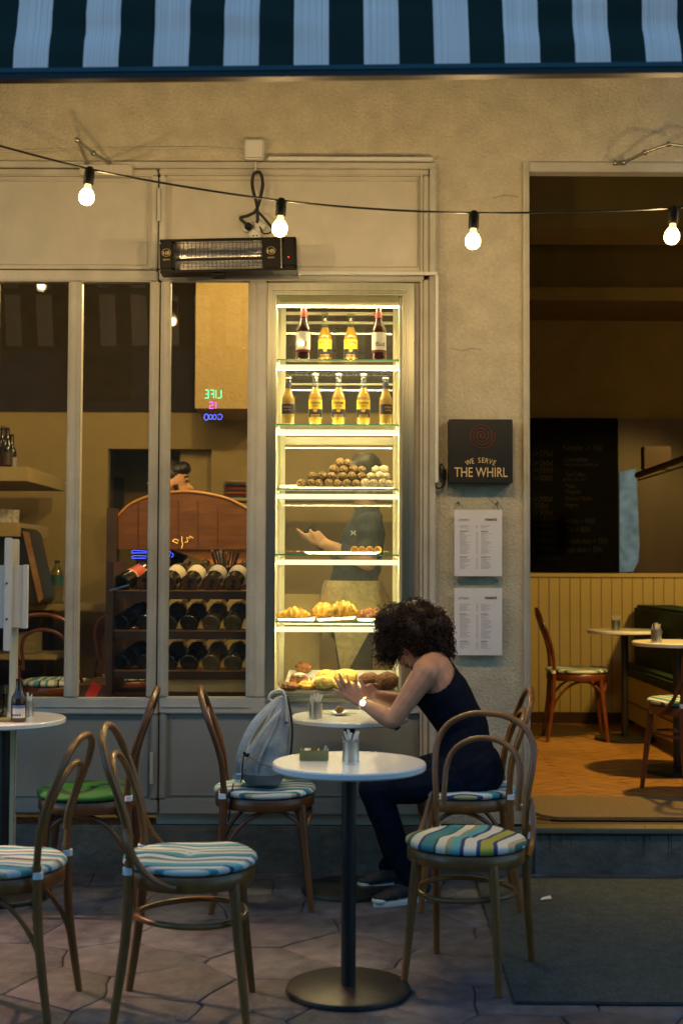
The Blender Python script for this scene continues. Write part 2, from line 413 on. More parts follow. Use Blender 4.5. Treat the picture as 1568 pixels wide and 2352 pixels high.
def cap(mb, a, b, ra, rb, n=12):
    a = Vector(a); b = Vector(b); d = (b - a)
    L = max(d.length, 1e-4); q = d.to_track_quat('Z', 'Y').to_matrix()
    pr = [(1e-6, -ra)] + [(ra * math.cos(t), ra * math.sin(t)) for t in (-1.1, -.7, -.35, 0)]
    pr += [(rb * math.cos(t), L + rb * math.sin(t)) for t in (0, .35, .7, 1.1)] + [(1e-6, L + rb)]
    mb.lathe(pr, n, a, q)

# ================================================================== SETTING
# ---- ground with irregular stamped stones
g = box(-14, 14, -9, 30, -.30, -.012).build('ground', M['concrete'], kind='structure', smooth=False)
pave = box(-2.6, 2.7, 3.1, YW, -.02, -.010).build('pavement', M['concrete'], kind='structure', smooth=False)
seeds = []
for j in range(10):
    for i in range(14):
        seeds.append(Vector((-2.5 + i * .40 + (j % 2) * .20 + random.uniform(-.13, .13), 3.0 + j * .35 + random.uniform(-.12, .12))))
def clip(poly, p, n):
    out = []
    for i in range(len(poly)):
        a, b = poly[i], poly[(i + 1) % len(poly)]; da = (a - p).dot(n); db = (b - p).dot(n)
        if da <= 0: out.append(a)
        if (da < 0 < db) or (db < 0 < da): out.append(a + (b - a) * (da / (da - db)))
    return out
def wob(p):
    q = Vector((p.x * 5, p.y * 5, 0)); return Vector((p.x + .035 * noise.noise(q), p.y + .035 * noise.noise(q + Vector((9, 4, 2)))))
for a in seeds:
    if not (-2.4 < a.x < 2.5): continue
    poly = [a + Vector(q) for q in ((-1, -1), (1, -1), (1, 1), (-1, 1))]
    for b in seeds:
        if b is a or (b - a).length > 1.6: continue
        d = (b - a); poly = clip(poly, a + d * .5 - d.normalized() * .0022, d.normalized())
        if len(poly) < 3: break
    poly = clip(poly, Vector((0, YW - .03)), Vector((0, 1)))
    if len(poly) < 3: continue
    pts = []
    for i in range(len(poly)):
        p, q = poly[i], poly[(i + 1) % len(poly)]
        if (q - p).length < .008: continue
        k = max(1, int((q - p).length / .07))
        for j in range(k): pts.append(wob(p + (q - p) * j / k))
    if len(pts) < 4: continue
    c = sum(pts, Vector((0, 0))) / len(pts); n = len(pts); hz = random.uniform(-.001, .002); tx, ty = random.uniform(-.004, .004), random.uniform(-.004, .004)
    vs = [(p.x, p.y, -.009) for p in pts] + [(lerp(c.x, p.x, .995), lerp(c.y, p.y, .995), -.003 + hz) for p in pts]
    vs += [(lerp(c.x, p.x, .975), lerp(c.y, p.y, .975), hz + (p.x - c.x) * tx + (p.y - c.y) * ty) for p in pts]
    fs = [(i, (i + 1) % n, (i + 1) % n + n, i + n) for i in range(n)] + [(i + n, (i + 1) % n + n, (i + 1) % n + 2 * n, i + 2 * n) for i in range(n)] + [tuple(range(2 * n, 3 * n))]
    MB().add(vs, fs).build('stone', M['stone'], pave, smooth=True, angle=60, merge=False)

# ---- opposite side of the street (seen in the mirror and the panes)
op = thing('opposite_building', 'tall plain building across the street, seen only in reflections', 'building', (0, -4.6, 0))
mb = box(-9, 9, -5.4, -4.6, 0, 3.5); mb.box(-9, 9, -5.4, -4.6, 4.8, 6.2)
for k in range(-4, 5): mb.box(k * 2.1 - .6, k * 2.1 + .6, -5.4, -4.6, 3.5, 4.8)
mb.build('wall', M['opp'], op, world=True, smooth=False)
box(-9, 9, -5.3, -5.2, .1, 6.1).build('window', M['oppwin'], op, world=True, smooth=False)

# ---- facade wall
xs_r = X(997); xd_l = X(1204); xd_r = 3.14
z_top = Z(372); z_doort = Z(384, u=1390); z_sill = FLOOR
YB = YW + .26
wall = thing('cafe_wall', 'beige plastered outer wall of the cafe around shopfront and doorway', 'wall', (0, YW, 0))
mb = MB()
mb.box(-7, xs_r, YW, YB, z_top, 4.6); mb.box(xs_r, xd_l, YW, YB, z_sill, 4.6); mb.box(xd_l, xd_r, YW, YW + .07, z_doort, 4.6)
mb.box(xd_r, 7, YW, YB, z_sill, 4.6); mb.box(-7, -3.2, YW, YB, z_sill, z_top)
mb.build('plaster', M['plaster'], wall, world=True, smooth=False)
mb = box(-7, X(1218), YW - .035, YB, -.05, z_sill - .012); mb.box(X(1218) , 7, YW - .03, YB, -.05, z_sill - .035)
mb.build('plinth', M['plinth'], wall, world=True, smooth=False, bevel=.012)
box(-7, 7, YW, YW + 6, 4.6, 9).build('upper_storey', M['plaster'], wall, world=True, smooth=False)

# plaster cracks: thin recessed-looking grooves
mb = MB()
for (pts) in (((1035, 800), (1062, 806), (1082, 800), (1105, 803)), ((1130, 455), (1160, 448), (1190, 452)), ((1120, 1145), (1140, 1160), (1150, 1190))):
    mb.tube([at(u, v, YW - .0005) for u, v in pts], .0012, 5)
mb.build('crack', M['plinth'], wall, world=True)

rs = random.Random(5); mb = MB()
for u in [1262, 1284, 1290, 1297, 1303, 1311, 1480, 1533, 1541] + [rs.uniform(1230, 1560) for _ in range(8)]:
    v0 = rs.uniform(1898, 1912); v1 = v0 + rs.uniform(15, 70); mb.tube([at(u, v0, YW - .0335), at(u + rs.uniform(-1, 1), (v0 + v1) / 2, YW - .0335), at(u, v1, YW - .0335)], [.0016, .0013, .0005], 5)
mb.build('stain', M['gap'], wall, world=True)
# ---- interior shell
YR = 9.97; YL = 9.5; CE = 4.55
box(-4.5, .80, YB, 11.5, FLOOR - .1, FLOOR).build('floor_left', M['parquet'], kind='structure', smooth=False)
fl = box(.80, 4.2, YB, YR + .1, FLOOR - .1, FLOOR - .0025).build('floor_right', M['parquet'], kind='structure', smooth=False)
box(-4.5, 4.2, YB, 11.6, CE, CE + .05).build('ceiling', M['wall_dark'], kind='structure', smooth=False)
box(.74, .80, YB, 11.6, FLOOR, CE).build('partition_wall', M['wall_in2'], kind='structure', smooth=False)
# left room back wall with its recess
dx0, dx1, dz = X(247, YL, 1150), X(485, YL, 1150), Z(1031, YL, 366)
zb = Z(946, YL, 250)
mb = box(-4.5, dx0, YL, YL + .1, FLOOR, zb); mb.box(dx1, .74, YL, YL + .1, FLOOR, zb); mb.box(dx0, dx1, YL, YL + .1, dz, zb)
mb.build('back_wall', M['wall_in'], kind='structure', smooth=False)
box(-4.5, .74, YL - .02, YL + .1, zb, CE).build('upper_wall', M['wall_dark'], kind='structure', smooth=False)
mb = box(dx0 - .2, dx1 + .2, YL + 1.0, YL + 1.06, FLOOR, 3); mb.box(dx0 - .2, dx0 - .12, YL + .1, YL + 1.0, FLOOR, 3)
mb.build('passage_wall', M['wall_in2'], kind='structure', smooth=False)
box(X(414, YL + .15, 1150), dx1 + .05, YL + .12, YL + .16, FLOOR, dz + .2).build('passage_panel', M['wall_in'], kind='structure', smooth=False)
box(-4.5, -4.4, YB, YL, FLOOR, CE).build('side_wall', M['wall_in'], kind='structure', smooth=False)
# tan column
box(X(449, 8.7, 800), X(598, 8.7, 800), 8.7, YL - .03, Z(945, 8.7, 500) + .02, CE).build('column', M['wall_tan'], kind='structure', smooth=False)

# ---- right room
zw = Z(1316, YR, 1390); zsk = Z(1636, YR, 1390)
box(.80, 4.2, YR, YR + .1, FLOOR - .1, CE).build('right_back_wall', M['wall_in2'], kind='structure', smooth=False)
rw = thing('wainscot', 'yellow painted tongue-and-groove board panelling on back wall of the right room', 'panelling', (1.6, YR, FLOOR))
bw = 23.85 / FPX * YR
b0 = None; x = X(1211, YR, 1450)
while x < 2.62:
    o = box(-bw / 2 + .0022, bw / 2 - .0022, -.022, 0, zsk - FLOOR, zw - FLOOR - .035)
    if b0 is None: b0 = o.build('board', M['board'], rw, smooth=False, bevel=.0025)
    else: b0 = b0.copy(); COL.objects.link(b0)
    b0.location = (x + bw / 2 - 1.6, 0, 0); x += bw
box(1.0, 2.75, YR - .035, YR, zw - .034, zw).build('cap_rail', M['board'], rw, world=True, smooth=False, bevel=.004)
box(.82, 2.62, YR - .016, YR, zsk, zw - .04).build('backing', M['wall_in2'], rw, world=True, smooth=False)
box(.82, 2.75, YR - .03, YR, FLOOR - .008, zsk - .003).build('skirting', M['skirt'], rw, world=True, smooth=False, bevel=.003)
# ceiling beams of the right room
mb = box(.80, 4.2, 9.2, YR, Z(690, 9.2, 1390), Z(660, 9.2, 1390)); mb.build('ledge', M['wall_in2'], kind='structure', smooth=False)
mb = box(.80, 4.2, 7.6, 8.0, Z(524, 7.6, 1390), CE); mb.build('beam', M['wall_in2'], kind='structure', smooth=False)
box(.80, 4.2, 9.0, 9.2, Z(546, 9.0, 1390), CE).build('beam_far', M['wall_in2'], kind='structure', smooth=False)
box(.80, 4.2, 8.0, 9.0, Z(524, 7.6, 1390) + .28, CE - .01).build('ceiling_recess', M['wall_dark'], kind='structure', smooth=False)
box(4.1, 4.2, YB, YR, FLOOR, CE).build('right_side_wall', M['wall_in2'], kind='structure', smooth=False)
# herringbone blocks laid in the doorway part of the floor
mb = MB(); pw, pl = .09, .42
rng = random.Random(3)
for i in range(-2, 34):
    for j in range(0, 12):
        for sgn in (0, 1):
            cx = .8 + j * pl * 1.414 * 1.0 + (pl * .7071 if sgn else 0); cy = 6.1 + i * pw * 1.414
            if not (.85 < cx < 3.4 and 6.3 < cy < YR - .2): continue
            m = Matrix.Translation((cx, cy, 0)) @ Matrix.Rotation(R(45 if sgn else -45), 4, 'Z')
            z = FLOOR - .0005 + rng.uniform(-.0008, .0004)
            mb.box(-pl / 2 + .0015, pl / 2 - .0015, -pw / 2 + .0015, pw / 2 - .0015, FLOOR - .008, z, m)
mb.build('floor_block', M['parquet'], fl, kind='stuff', smooth=False, merge=False)

# ================================================================== SHOPFRONT
YF = YW - .03        # front face of joinery
sf = thing('shopfront', 'cream painted shopfront frame with tall windows and panels left of the doorway', 'shopfront', (-.9, YW, FLOOR))
def fr(name, u0, u1, v0, v1, y0=YF, y1=YB - .06, mat='paint', bev=.006, parent=None, uu=None, vv=None):
    um, vm = (u0 + u1) / 2, (v0 + v1) / 2
    return box(X(u0, YF, vm), X(u1, YF, vm), y0, y1, Z(v1, YF, um), Z(v0, YF, um)).build(name, M[mat], parent or sf, world=True, smooth=True, bevel=bev)
XL = -560
def bars(name, items, y0, y1, mat='paint', bev=.004):
    for it in items: fr(name, *it, y0=y0, y1=y1, mat=mat, bev=bev)
# outer frame
bars('frame_rail', [(XL, 1000, 372, 386)], YF - .012, YB - .06)
bars('frame_post', [(985, 1000, 386, 1876)], YF - .012, YB - .06)
fr('bead', 964, 969, 400, 1870, y0=YF - .006, y1=YF + .004, bev=.002)
# left leaf (0..363) and right leaf (364..985), split by a dark joint
fr('joint', 362.5, 365, 388, 1866, y0=YF + .012, y1=YF + .10, mat='gap', bev=0)
fr('leaf_rail', XL, 362, 387, 402); fr('leaf_rail', 365.5, 984.5, 387, 402)
fr('transom', XL, 362, 619, 645, y1=YF + .055); fr('transom', 365.5, 984.5, 619, 645, y1=YF + .055)
fr('transom_moulding', XL, 350, 613, 618, y0=YF - .014, y1=YF + .03, bev=.003)
for (a, b) in ((XL, -28), (152, 183), (340, 362), (365.5, 388), (567, 611)):
    if a == XL: continue
    fr('mullion', a, b, 645, 1602, y1=YF + .055)
fr('mullion', -40, -12, 645, 1602, y1=YF + .055)
fr('post', 347, 362, 402, 619); fr('post', 365.5, 381, 402, 619); fr('post', 969, 984.5, 402, 1866)
fr('bottom_rail', XL, 362, 1602, 1640, y1=YF + .055); fr('bottom_rail', 365.5, 611, 1602, 1640, y1=YF + .055); fr('bottom_rail', 611, 969, 1610, 1640)
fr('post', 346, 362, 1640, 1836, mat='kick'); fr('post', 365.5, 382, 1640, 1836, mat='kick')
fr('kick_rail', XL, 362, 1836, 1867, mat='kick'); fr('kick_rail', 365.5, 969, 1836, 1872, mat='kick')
# raised fillets that read as the fine lines of the profile
for (a, b) in ((155, 158), (174, 177), (343, 346), (382, 385), (573, 576), (586, 589), (371, 373), (354, 356)):
    fr('fillet', a, b, 648, 1600, y0=YF - .005, y1=YF + .01, bev=.0015)
fr('fillet', -20, 352, 1622, 1625, y0=YF - .005, y1=YF + .01, bev=.0015); fr('fillet', 372, 575, 1622, 1625, y0=YF - .005, y1=YF + .01, bev=.0015)
# panels with an applied bead
def panel(u0, u1, v0, v1, inset=8, pm='panel'):
    fr('panel', u0, u1, v0, v1, y0=YF + .022, y1=YF + .05, mat=pm, bev=0)
    for a in ((u0 + inset, u1 - inset, v0 + inset, v0 + inset + 3), (u0 + inset, u1 - inset, v1 - inset - 3, v1 - inset), (u0 + inset, u0 + inset + 3, v0 + inset, v1 - inset), (u1 - inset - 3, u1 - inset, v0 + inset, v1 - inset)):
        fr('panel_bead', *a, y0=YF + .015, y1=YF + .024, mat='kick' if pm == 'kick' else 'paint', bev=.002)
panel(XL, 346, 402, 613); panel(381, 969, 402, 619)
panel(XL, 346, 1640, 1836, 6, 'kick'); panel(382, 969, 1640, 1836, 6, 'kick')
box(X(XL, YF), X(363, YF), YF + .05, YB - .06, Z(1836, YF), Z(1640, YF)).build('panel_back', M['panel'], sf, world=True, smooth=False)
box(X(363, YF), xs_r, YF + .05, YB - .06, FLOOR - .01, Z(1640, YF)).build('panel_back', M['panel'], sf, world=True, smooth=False)
box(X(XL, YF), xs_r, YF + .05, YB - .06, Z(619, YF), Z(402, YF)).build('panel_back', M['panel'], sf, world=True, smooth=False)
# panes
for a, b in ((-12, 152), (183, 340), (388, 567), (XL, -40)):
    fr('pane', a, b, 645, 1602, y0=YF + .035, y1=YF + .040, mat='glass', bev=0)
# hinges, knob
for (u, v0, v1) in ((365, 433, 508), (348, 1728, 1800)):
    MB().tube([at(u, v0, YF - .012), at(u, v1, YF - .012)], .008, 10).build('hinge', M['paint'], sf, world=True)
for (u, v) in ((152, 1110), (183, 1112), (340, 1110), (388, 1110), (567, 1113), (560, 800), (183, 790)):
    MB().ball(at(u, v, YF + .02), .004, 8, 6).build('pane_clip', M['steel2'], sf, world=True)
# ---- door surround
ds = thing('door_frame', 'cream painted frame around the wide open doorway', 'door frame', (X(1212), YW, FLOOR))
mb = box(X(1200), X(1215), YW - .02, YB, z_sill, Z(374, YW, 1390)); mb.build('jamb', M['paint'], ds, world=True, bevel=.004)
box(X(1215), xd_r, YW - .02, YW + .06, Z(397, YW, 1390), Z(375, YW, 1390)).build('head', M['paint'], ds, world=True, bevel=.004)
box(X(1208), X(1210.5), YW - .026, YW - .018, z_sill, Z(380, YW, 1390)).build('bead', M['paint'], ds, world=True, bevel=.001)
box(X(1216), xd_r, YW - .05, YW + .06, z_sill - .032, z_sill - .010).build('sill', M['steel'], ds, world=True, bevel=.004)
box(X(1216), xd_r, YW + .06, YB + .02, z_sill - .03, z_sill - .010).build('threshold', M['skirt'], ds, world=True, bevel=.002)

# ================================================================== AWNING
bl = bpy.data.materials.new
def awn_mat(name, col, streak):
    m = pbr(name, col, .9, var=.05, vs=3); nt = m.node_tree; p = nt.nodes['Principled BSDF']; out = nt.nodes['Material Output']
    tc = _n(nt, 'ShaderNodeTexCoord'); mp = _n(nt, 'ShaderNodeMapping'); mp.inputs['Scale'].default_value = (230, 1, .8); nt.links.new(tc.outputs['Object'], mp.inputs[0])
    nz = _n(nt, 'ShaderNodeTexNoise'); nz.inputs['Scale'].default_value = 1; nz.inputs['Detail'].default_value = 3; nt.links.new(mp.outputs[0], nz.inputs['Vector'])
    mr = _n(nt, 'ShaderNodeMapRange'); mr.inputs[1].default_value = .35; mr.inputs[2].default_value = .75; mr.inputs[3].default_value = 1; mr.inputs[4].default_value = 1 - streak
    nt.links.new(nz.outputs[0], mr.inputs[0])
    src = p.inputs['Base Color'].links[0].from_socket
    sc = _n(nt, 'ShaderNodeVectorMath', operation='SCALE'); nt.links.new(src, sc.inputs[0]); nt.links.new(mr.outputs[0], sc.inputs['Scale']); nt.links.new(sc.outputs[0], p.inputs['Base Color'])
    tr = _n(nt, 'ShaderNodeBsdfTranslucent'); nt.links.new(sc.outputs[0], tr.inputs[0])
    ms = _n(nt, 'ShaderNodeMixShader'); ms.inputs[0].default_value = .07
    nt.links.new(p.outputs[0], ms.inputs[1]); nt.links.new(tr.outputs[0], ms.inputs[2]); nt.links.new(ms.outputs[0], out.inputs[0])
    return m
AW = awn_mat('awning_white_stripe', (.86, .87, .87), .38); AD = awn_mat('awning_dark_stripe', (.005, .022, .019), .3)
YA = 3.70; za = Z(166, YA)
aw = thing('awning', 'blue-black and white striped fabric awning across the top of the photograph', 'awning', (0, YA, za), R(-.6))
aw.rotation_euler = (0, R(-.55), R(-.6))
sw = 79.6 / FPX * YA * 1.03
def stripe_sheet(name, curve, nx=4):
    """curve: list of (y,z) going up; stripes of width sw along x"""
    mb = MB(); k0 = -22
    xs0 = X(29, YA, 100)
    for k in range(k0, 30):
        mb.cur = 0 if k % 2 else 1
        vs = []; fs = []
        for i in range(nx + 1):
            xx = xs0 + (k + i / nx) * sw
            for j, (y, z) in enumerate(curve):
                t = j / (len(curve) - 1)
                w = .022 * noise.noise(Vector((xx * 1.3, j * .35, 1))) + .008 * noise.noise(Vector((xx * 4 + j * .5, j * .8, 5)))
                vs.append((xx, y + w * min(1, t * 3 + .1), z))
        nc = len(curve)
        for i in range(nx):
            for j in range(nc - 1): fs.append((i * nc + j, (i + 1) * nc + j, (i + 1) * nc + j + 1, i * nc + j + 1))
        mb.add(vs, fs)
    return mb.build(name, [AD, AW], aw, smooth=True)
stripe_sheet('valence', [(j * .008, .012 + j * .032) for j in range(11)])
stripe_sheet('canopy', [(.08 + j * (2.27 / 8), .365 + j * (.82 / 8)) for j in range(9)])
box(-4.5, 4.5, -.028, .016, -.006, .013).build('front_bar', M['bar'], aw, bevel=.004)
box(-4.5, 4.5, -.024, .012, -.020, -.0065).build('bar_seal', M['cable'], aw)
MB().tube([(-4.5, .08, .36), (4.5, .08, .36)], .022, 8).build('front_tube', M['bar'], aw)
# folding-arm brackets on the wall
def arm(label, pts, plate):
    t = thing('awning_bracket', label, 'bracket', pts[0], group='awning arm brackets on the wall')
    MB().tube(pts[:2], .009, 8).build('arm', M['steel'], t, world=True)
    for a, b in zip(pts[1:-1], pts[2:]): MB().tube([a, b], .007, 8).build('arm', M['steel'], t, world=True)
    for p in pts: MB().ball(p, .013, 8, 6).build('joint', M['steel'], t, world=True)
    u0, u1, v0, v1 = plate; um, vm = (u0 + u1) / 2, (v0 + v1) / 2
    box(X(u0, YW - .05, vm), X(u1, YW - .05, vm), YW - .07, YW - .001, Z(v1, YW - .05, um), Z(v0, YW - .05, um)).build('plate', M['panel'], t, world=True, bevel=.004)
arm('angled steel awning arm bracket above the left window panel', [at(250, 374, YW - .06), at(215, 352, 5.75), at(178, 322, 5.6), at(200, 374, YW - .06)], (185, 306, 380, 404))
arm('slender steel awning arm bracket above the doorway', [at(1412, 374, YW - .06), at(1432, 373, 5.95), at(1480, 350, 5.85), at(1534, 331, 5.8), at(1600, 339, 5.8)], (1408, 1435, 371, 377))

# ================================================================== STRING LIGHTS
YS = 4.82
sl = thing('string_cable', 'thin black festoon cable sagging across the facade with hanging bulbs', 'cable', at(640, 455, YS))
cp = [(-640, 170), (-247, 268), (0, 335), (205, 388), (420, 428), (640, 460), (860, 480), (1087, 489), (1320, 486), (1548, 477), (1990, 440), (2300, 400)]
cpts = spl([at(u, v, YS) for u, v in cp], 6)
MB().tube(cpts, .0042, 6).build('cable', M['cable'], sl, world=True)
def bulb(u, v, label, gl=True):
    p = at(u, v, YS)
    t = thing('string_bulb', label, 'light bulb', p, group='glowing bulbs hanging from the string')
    t.rotation_euler = (0, R(4 + random.uniform(-2.5, 3)), R(random.uniform(0, 90)) * 0)
    MB().lathe([(.001, .012), (.010, .011), (.017, 0), (.0195, -.012), (.0195, -.052), (.0175, -.056), (.001, -.056)], 16).build('socket', M['blackp'], t)
    MB().lathe([(.0115, -.056), (.0120, -.062), (.0135, -.069), (.0165, -.0745)], 18).build('bulb_neck', M['bulbneck'], t)
    MB().lathe([(.0165, -.0750), (.0205, -.080), (.0270, -.092), (.0288, -.105), (.0262, -.119), (.0180, -.129), (.0085, -.133), (.001, -.134)], 20).build('bulb_glass', M['bulb'], t)
    L = bpy.data.lights.new('filament', 'POINT'); L.energy = E_BULB; L.color = (1.0, .65, .27); L.shadow_soft_size = .018
    lo = bpy.data.objects.new('filament_light', L); COL.objects.link(lo); lo.parent = t; lo.location = (0, 0, -.104)
bulb(207, 390, 'leftmost glowing bulb, over the blank upper window panel')
bulb(646, 462, 'glowing bulb just above the right end of the black patio heater')
bulb(1088, 491, 'glowing bulb hanging in front of the plaster pier left of the doorway')
bulb(1547, 480, 'rightmost glowing bulb, at the edge of the photo before the dark doorway top')
bulb(-245, 270, 'glowing bulb off to the left of the shopfront'); bulb(1990, 442, 'glowing bulb off to the right of the doorway')

# ================================================================== WALL FITTINGS
t = thing('junction_box', 'small square white junction box above the shopfront', 'junction box', at(585, 349, YW))
c = at(585, 349, YW)
box(c.x - .047, c.x + .047, YW - .045, YW, c.z - .048, c.z + .048).build('box', M['white'], t, world=True, bevel=.006)
box(c.x - .041, c.x + .041, YW - .048, YW - .0455, c.z - .042, c.z + .042).build('lid', M['white'], t, world=True, bevel=.002)
def wire(pts, r, label, mat='panel', name='wall_cable'):
    o = MB().tube(spl(pts, 5), r, 6).build(name, M[mat]); return tag(o, label, 'cable')
wire([at(u, v, YW - .01) for u, v in ((-300, 345), (0, 348), (100, 345), (220, 341), (330, 340), (470, 339), (540, 345), (563, 347))], .005, 'old painted cable running along the wall to the white junction box')
wire([at(u, v, YW - .014) for u, v in ((-200, 384), (100, 389), (205, 386), (300, 372), (363, 388))], .004, 'thin cable under the awning bracket along the frame top', 'gap')
o = box(X(612), X(990), YW - .068, YW - .046, Z(378), Z(370)).build('conduit', M['white'], bevel=.003); tag(o, 'white horizontal cable trunking on top of the shopfront frame', 'trunking')
mb = box(X(683), X(1001), YF - .05, YF - .026, Z(639), Z(632)); mb.box(X(996), X(1003), YF - .046, YF - .014, Z(1110), Z(639) - .0005)
o = mb.build('conduit', M['white'], bevel=.002); tag(o, 'white cable trunking that turns down from the heater to the whirl sign', 'trunking')
wire([at(u, v, YF - .02) for u, v in ((587, 372), (587, 382), (587, 398))], .004, 'short white cable below the junction box', 'white')
# sockets
t = thing('power_socket', 'white triple power socket on the panel above the heater', 'socket', at(582, 527, YF))
mb = MB(); rx = Matrix.Rotation(R(90), 3, 'X')
for (u, v) in ((568, 522), (597, 520), (586, 541)):
    mb.lathe([(.001, 0), (.027, 0), (.027, .028), (.022, .031), (.020, .024), (.001, .024)], 20, at(u, v, YF + .018), rx)
mb.build('socket_ring', M['white'], t, world=True)
for k in (-4, 4): MB().ball(at(586 + k, 541, YF - .008), .0035, 8, 6).build('hole', M['gap'], t, world=True)
wire([at(u, v, YF - .03) for u, v in ((572, 521), (556, 506), (553, 500), (572, 494), (590, 480), (603, 430), (600, 402), (592, 395), (582, 402), (580, 430), (590, 470), (592, 500), (590, 512))], .0075, 'thick black looped heater cable hanging above the socket', 'cable', 'heater_cable')
wire([at(u, v, YF - .045) for u, v in ((594, 488), (604, 498), (622, 520), (638, 548), (642, 560))], .006, 'black cable running down behind the bulb to the heater', 'cable', 'heater_cable')
wire([at(u, v, YF - .045) for u, v in ((597, 520), (604, 535), (616, 536), (628, 530))], .0035, 'thin black lead curling from the socket', 'cable', 'heater_cable')
o = MB().lathe([(.001, 0), (.019, 0), (.016, .02), (.010, .032), (.001, .034)], 16, at(571, 521, YF - .015), rx).build('plug', M['blackp']); tag(o, 'round black plug in the left socket above the heater', 'plug')

# ---- patio heater
hc = at(526, 591, 5.86); hw = 157 / FPX * 5.86; hh = 39 / FPX * 5.86
ht = thing('patio_heater', 'black wall-mounted infrared patio heater with wire grille', 'heater', hc)
ht.rotation_euler = (0, R(-1.4), 0)
def hbox(n, x0, x1, z0, z1, y0, y1, m, b=.003, par=None): return box(x0 * hw, x1 * hw, y0, y1, z0 * hh, z1 * hh).build(n, M[m], par or ht, bevel=b)
hbox('shell', -1, 1, .86, 1, -.05, .05, 'blackp'); hbox('shell', -1, 1, -1, -.86, -.055, .05, 'blackp')
hbox('end_cap', -1, -.79, -.855, .855, -.06, .05, 'blackp', .01); hbox('end_cap', .50, .77, -.855, .855, -.06, .05, 'blackp', .004); hbox('end_cap', .785, 1, -.855, .855, -.06, .05, 'blackp', .012)
hbox('divider', .77, .785, -.9, .95, -.057, -.03, 'steel')
mb = MB(); prof = [(-.05 + .07 * math.sin(a), .85 * hh * math.cos(a)) for a in [math.pi * k / 14 for k in range(15)]]
vs = []
for x in (-.79 * hw, .50 * hw):
    for (y, z) in prof: vs.append((x, y + .01, z))
n = len(prof); mb.add(vs, [(i, i + 1, n + i + 1, n + i) for i in range(n - 1)]); mb.build('reflector', M['chrome'], ht)
MB().tube([(-.78 * hw, -.005, -.1 * hh), (.49 * hw, -.005, -.1 * hh)], .007, 8).build('element', M['black'], ht)
for k in range(22):
    x = lerp(-.765, .485, k / 21) * hw
    MB().tube([(x, -.052, -.84 * hh), (x, -.058, 0), (x, -.052, .84 * hh)], .0011, 5).build('grille_wire', M['black'], ht)
for k in range(4): MB().tube([(-.79 * hw, -.056, lerp(-.7, .7, k / 3) * hh), (.5 * hw, -.056, lerp(-.7, .7, k / 3) * hh)], .0011, 5).build('grille_wire', M['black'], ht)
hbox('bracket', -.25, -.06, -1.16, -1.0, -.03, .05, 'blackp'); hbox('arm', -.7, -.66, -.5, .2, .05, .16, 'black'); hbox('arm', .6, .64, -.5, .2, .05, .16, 'black')
for x in (-.895, .63):
    text('HR', .026, M['signtext'], (x * hw, -.0612, .02 * hh), ht); text('EASYN', .010, M['signtext'], (x * hw, -.0612, -.30 * hh), ht)
    MB().tube([(x * hw + .020 * math.cos(a), -.0615, .16 * hh + .017 * math.sin(a)) for a in [k * math.pi / 10 for k in range(20)]], .0007, 4, closed=True).build('ring', M['signtext'], ht)
MB().ball((.885 * hw, -.061, -.25 * hh), .0026, 8, 6).build('indicator', M['ledred'], ht)

# ---- THE WHIRL sign
c = at(1099, 1040, YW); sx_, sz_ = 73.5 / FPX * YW * .985, 74 / FPX * YW * .985
sg = thing('lightbox_sign', 'square black sign reading WE SERVE THE WHIRL with a red spiral', 'sign', (c.x, YW, c.z))
box(-sx_, sx_, -.085, -.001, -sz_, sz_).build('case', M['signface'], sg, bevel=.003)
text('THE WHIRL', .063, M['signtext'], (0, -.0865, -.118), sg, sx=.74, bold=.0002)
WS = 'WE SERVE'; wid = {'W': 1.25, 'E': .85, ' ': .75, 'S': .9, 'R': .92, 'V': .95}
tot = sum(wid[ch] for ch in WS); acc = 0
for ch in WS:
    w = wid[ch]; m_ = (acc + w / 2) / tot - .5; acc += w
    if ch == ' ': continue
    a = m_ * R(50); rr = .150
    text(ch, .034, M['signtext'], (math.sin(a) * rr, -.0865, -.203 + math.cos(a) * rr), sg, rot=Matrix.Rotation(a, 3, 'Y'), sx=.78)
MB().tube([(.0015 * th * math.cos(th) * 1.62 + .004, -.0866, .070 + .0015 * th * math.sin(th) * 1.62) for th in [k * .2 for k in range(1, 128)]], .0022, 5).build('spiral', M['signred'], sg)
wire([at(u, v, YW - .03) for u, v in ((1000, 1104), (1000, 1118), (1010, 1121), (1020, 1110), (1022, 1085), (1014, 1066), (1010, 1075), (1016, 1098), (1024, 1095))], .004, 'black cable looping from trunking to the whirl sign', 'cable', 'sign_cable')
o = box(X(1014), X(1023), YW - .05, YW - .01, Z(1102), Z(1076)).build('inline_switch', M['blackp'], bevel=.006); tag(o, 'small black inline transformer left of the whirl sign', 'switch')

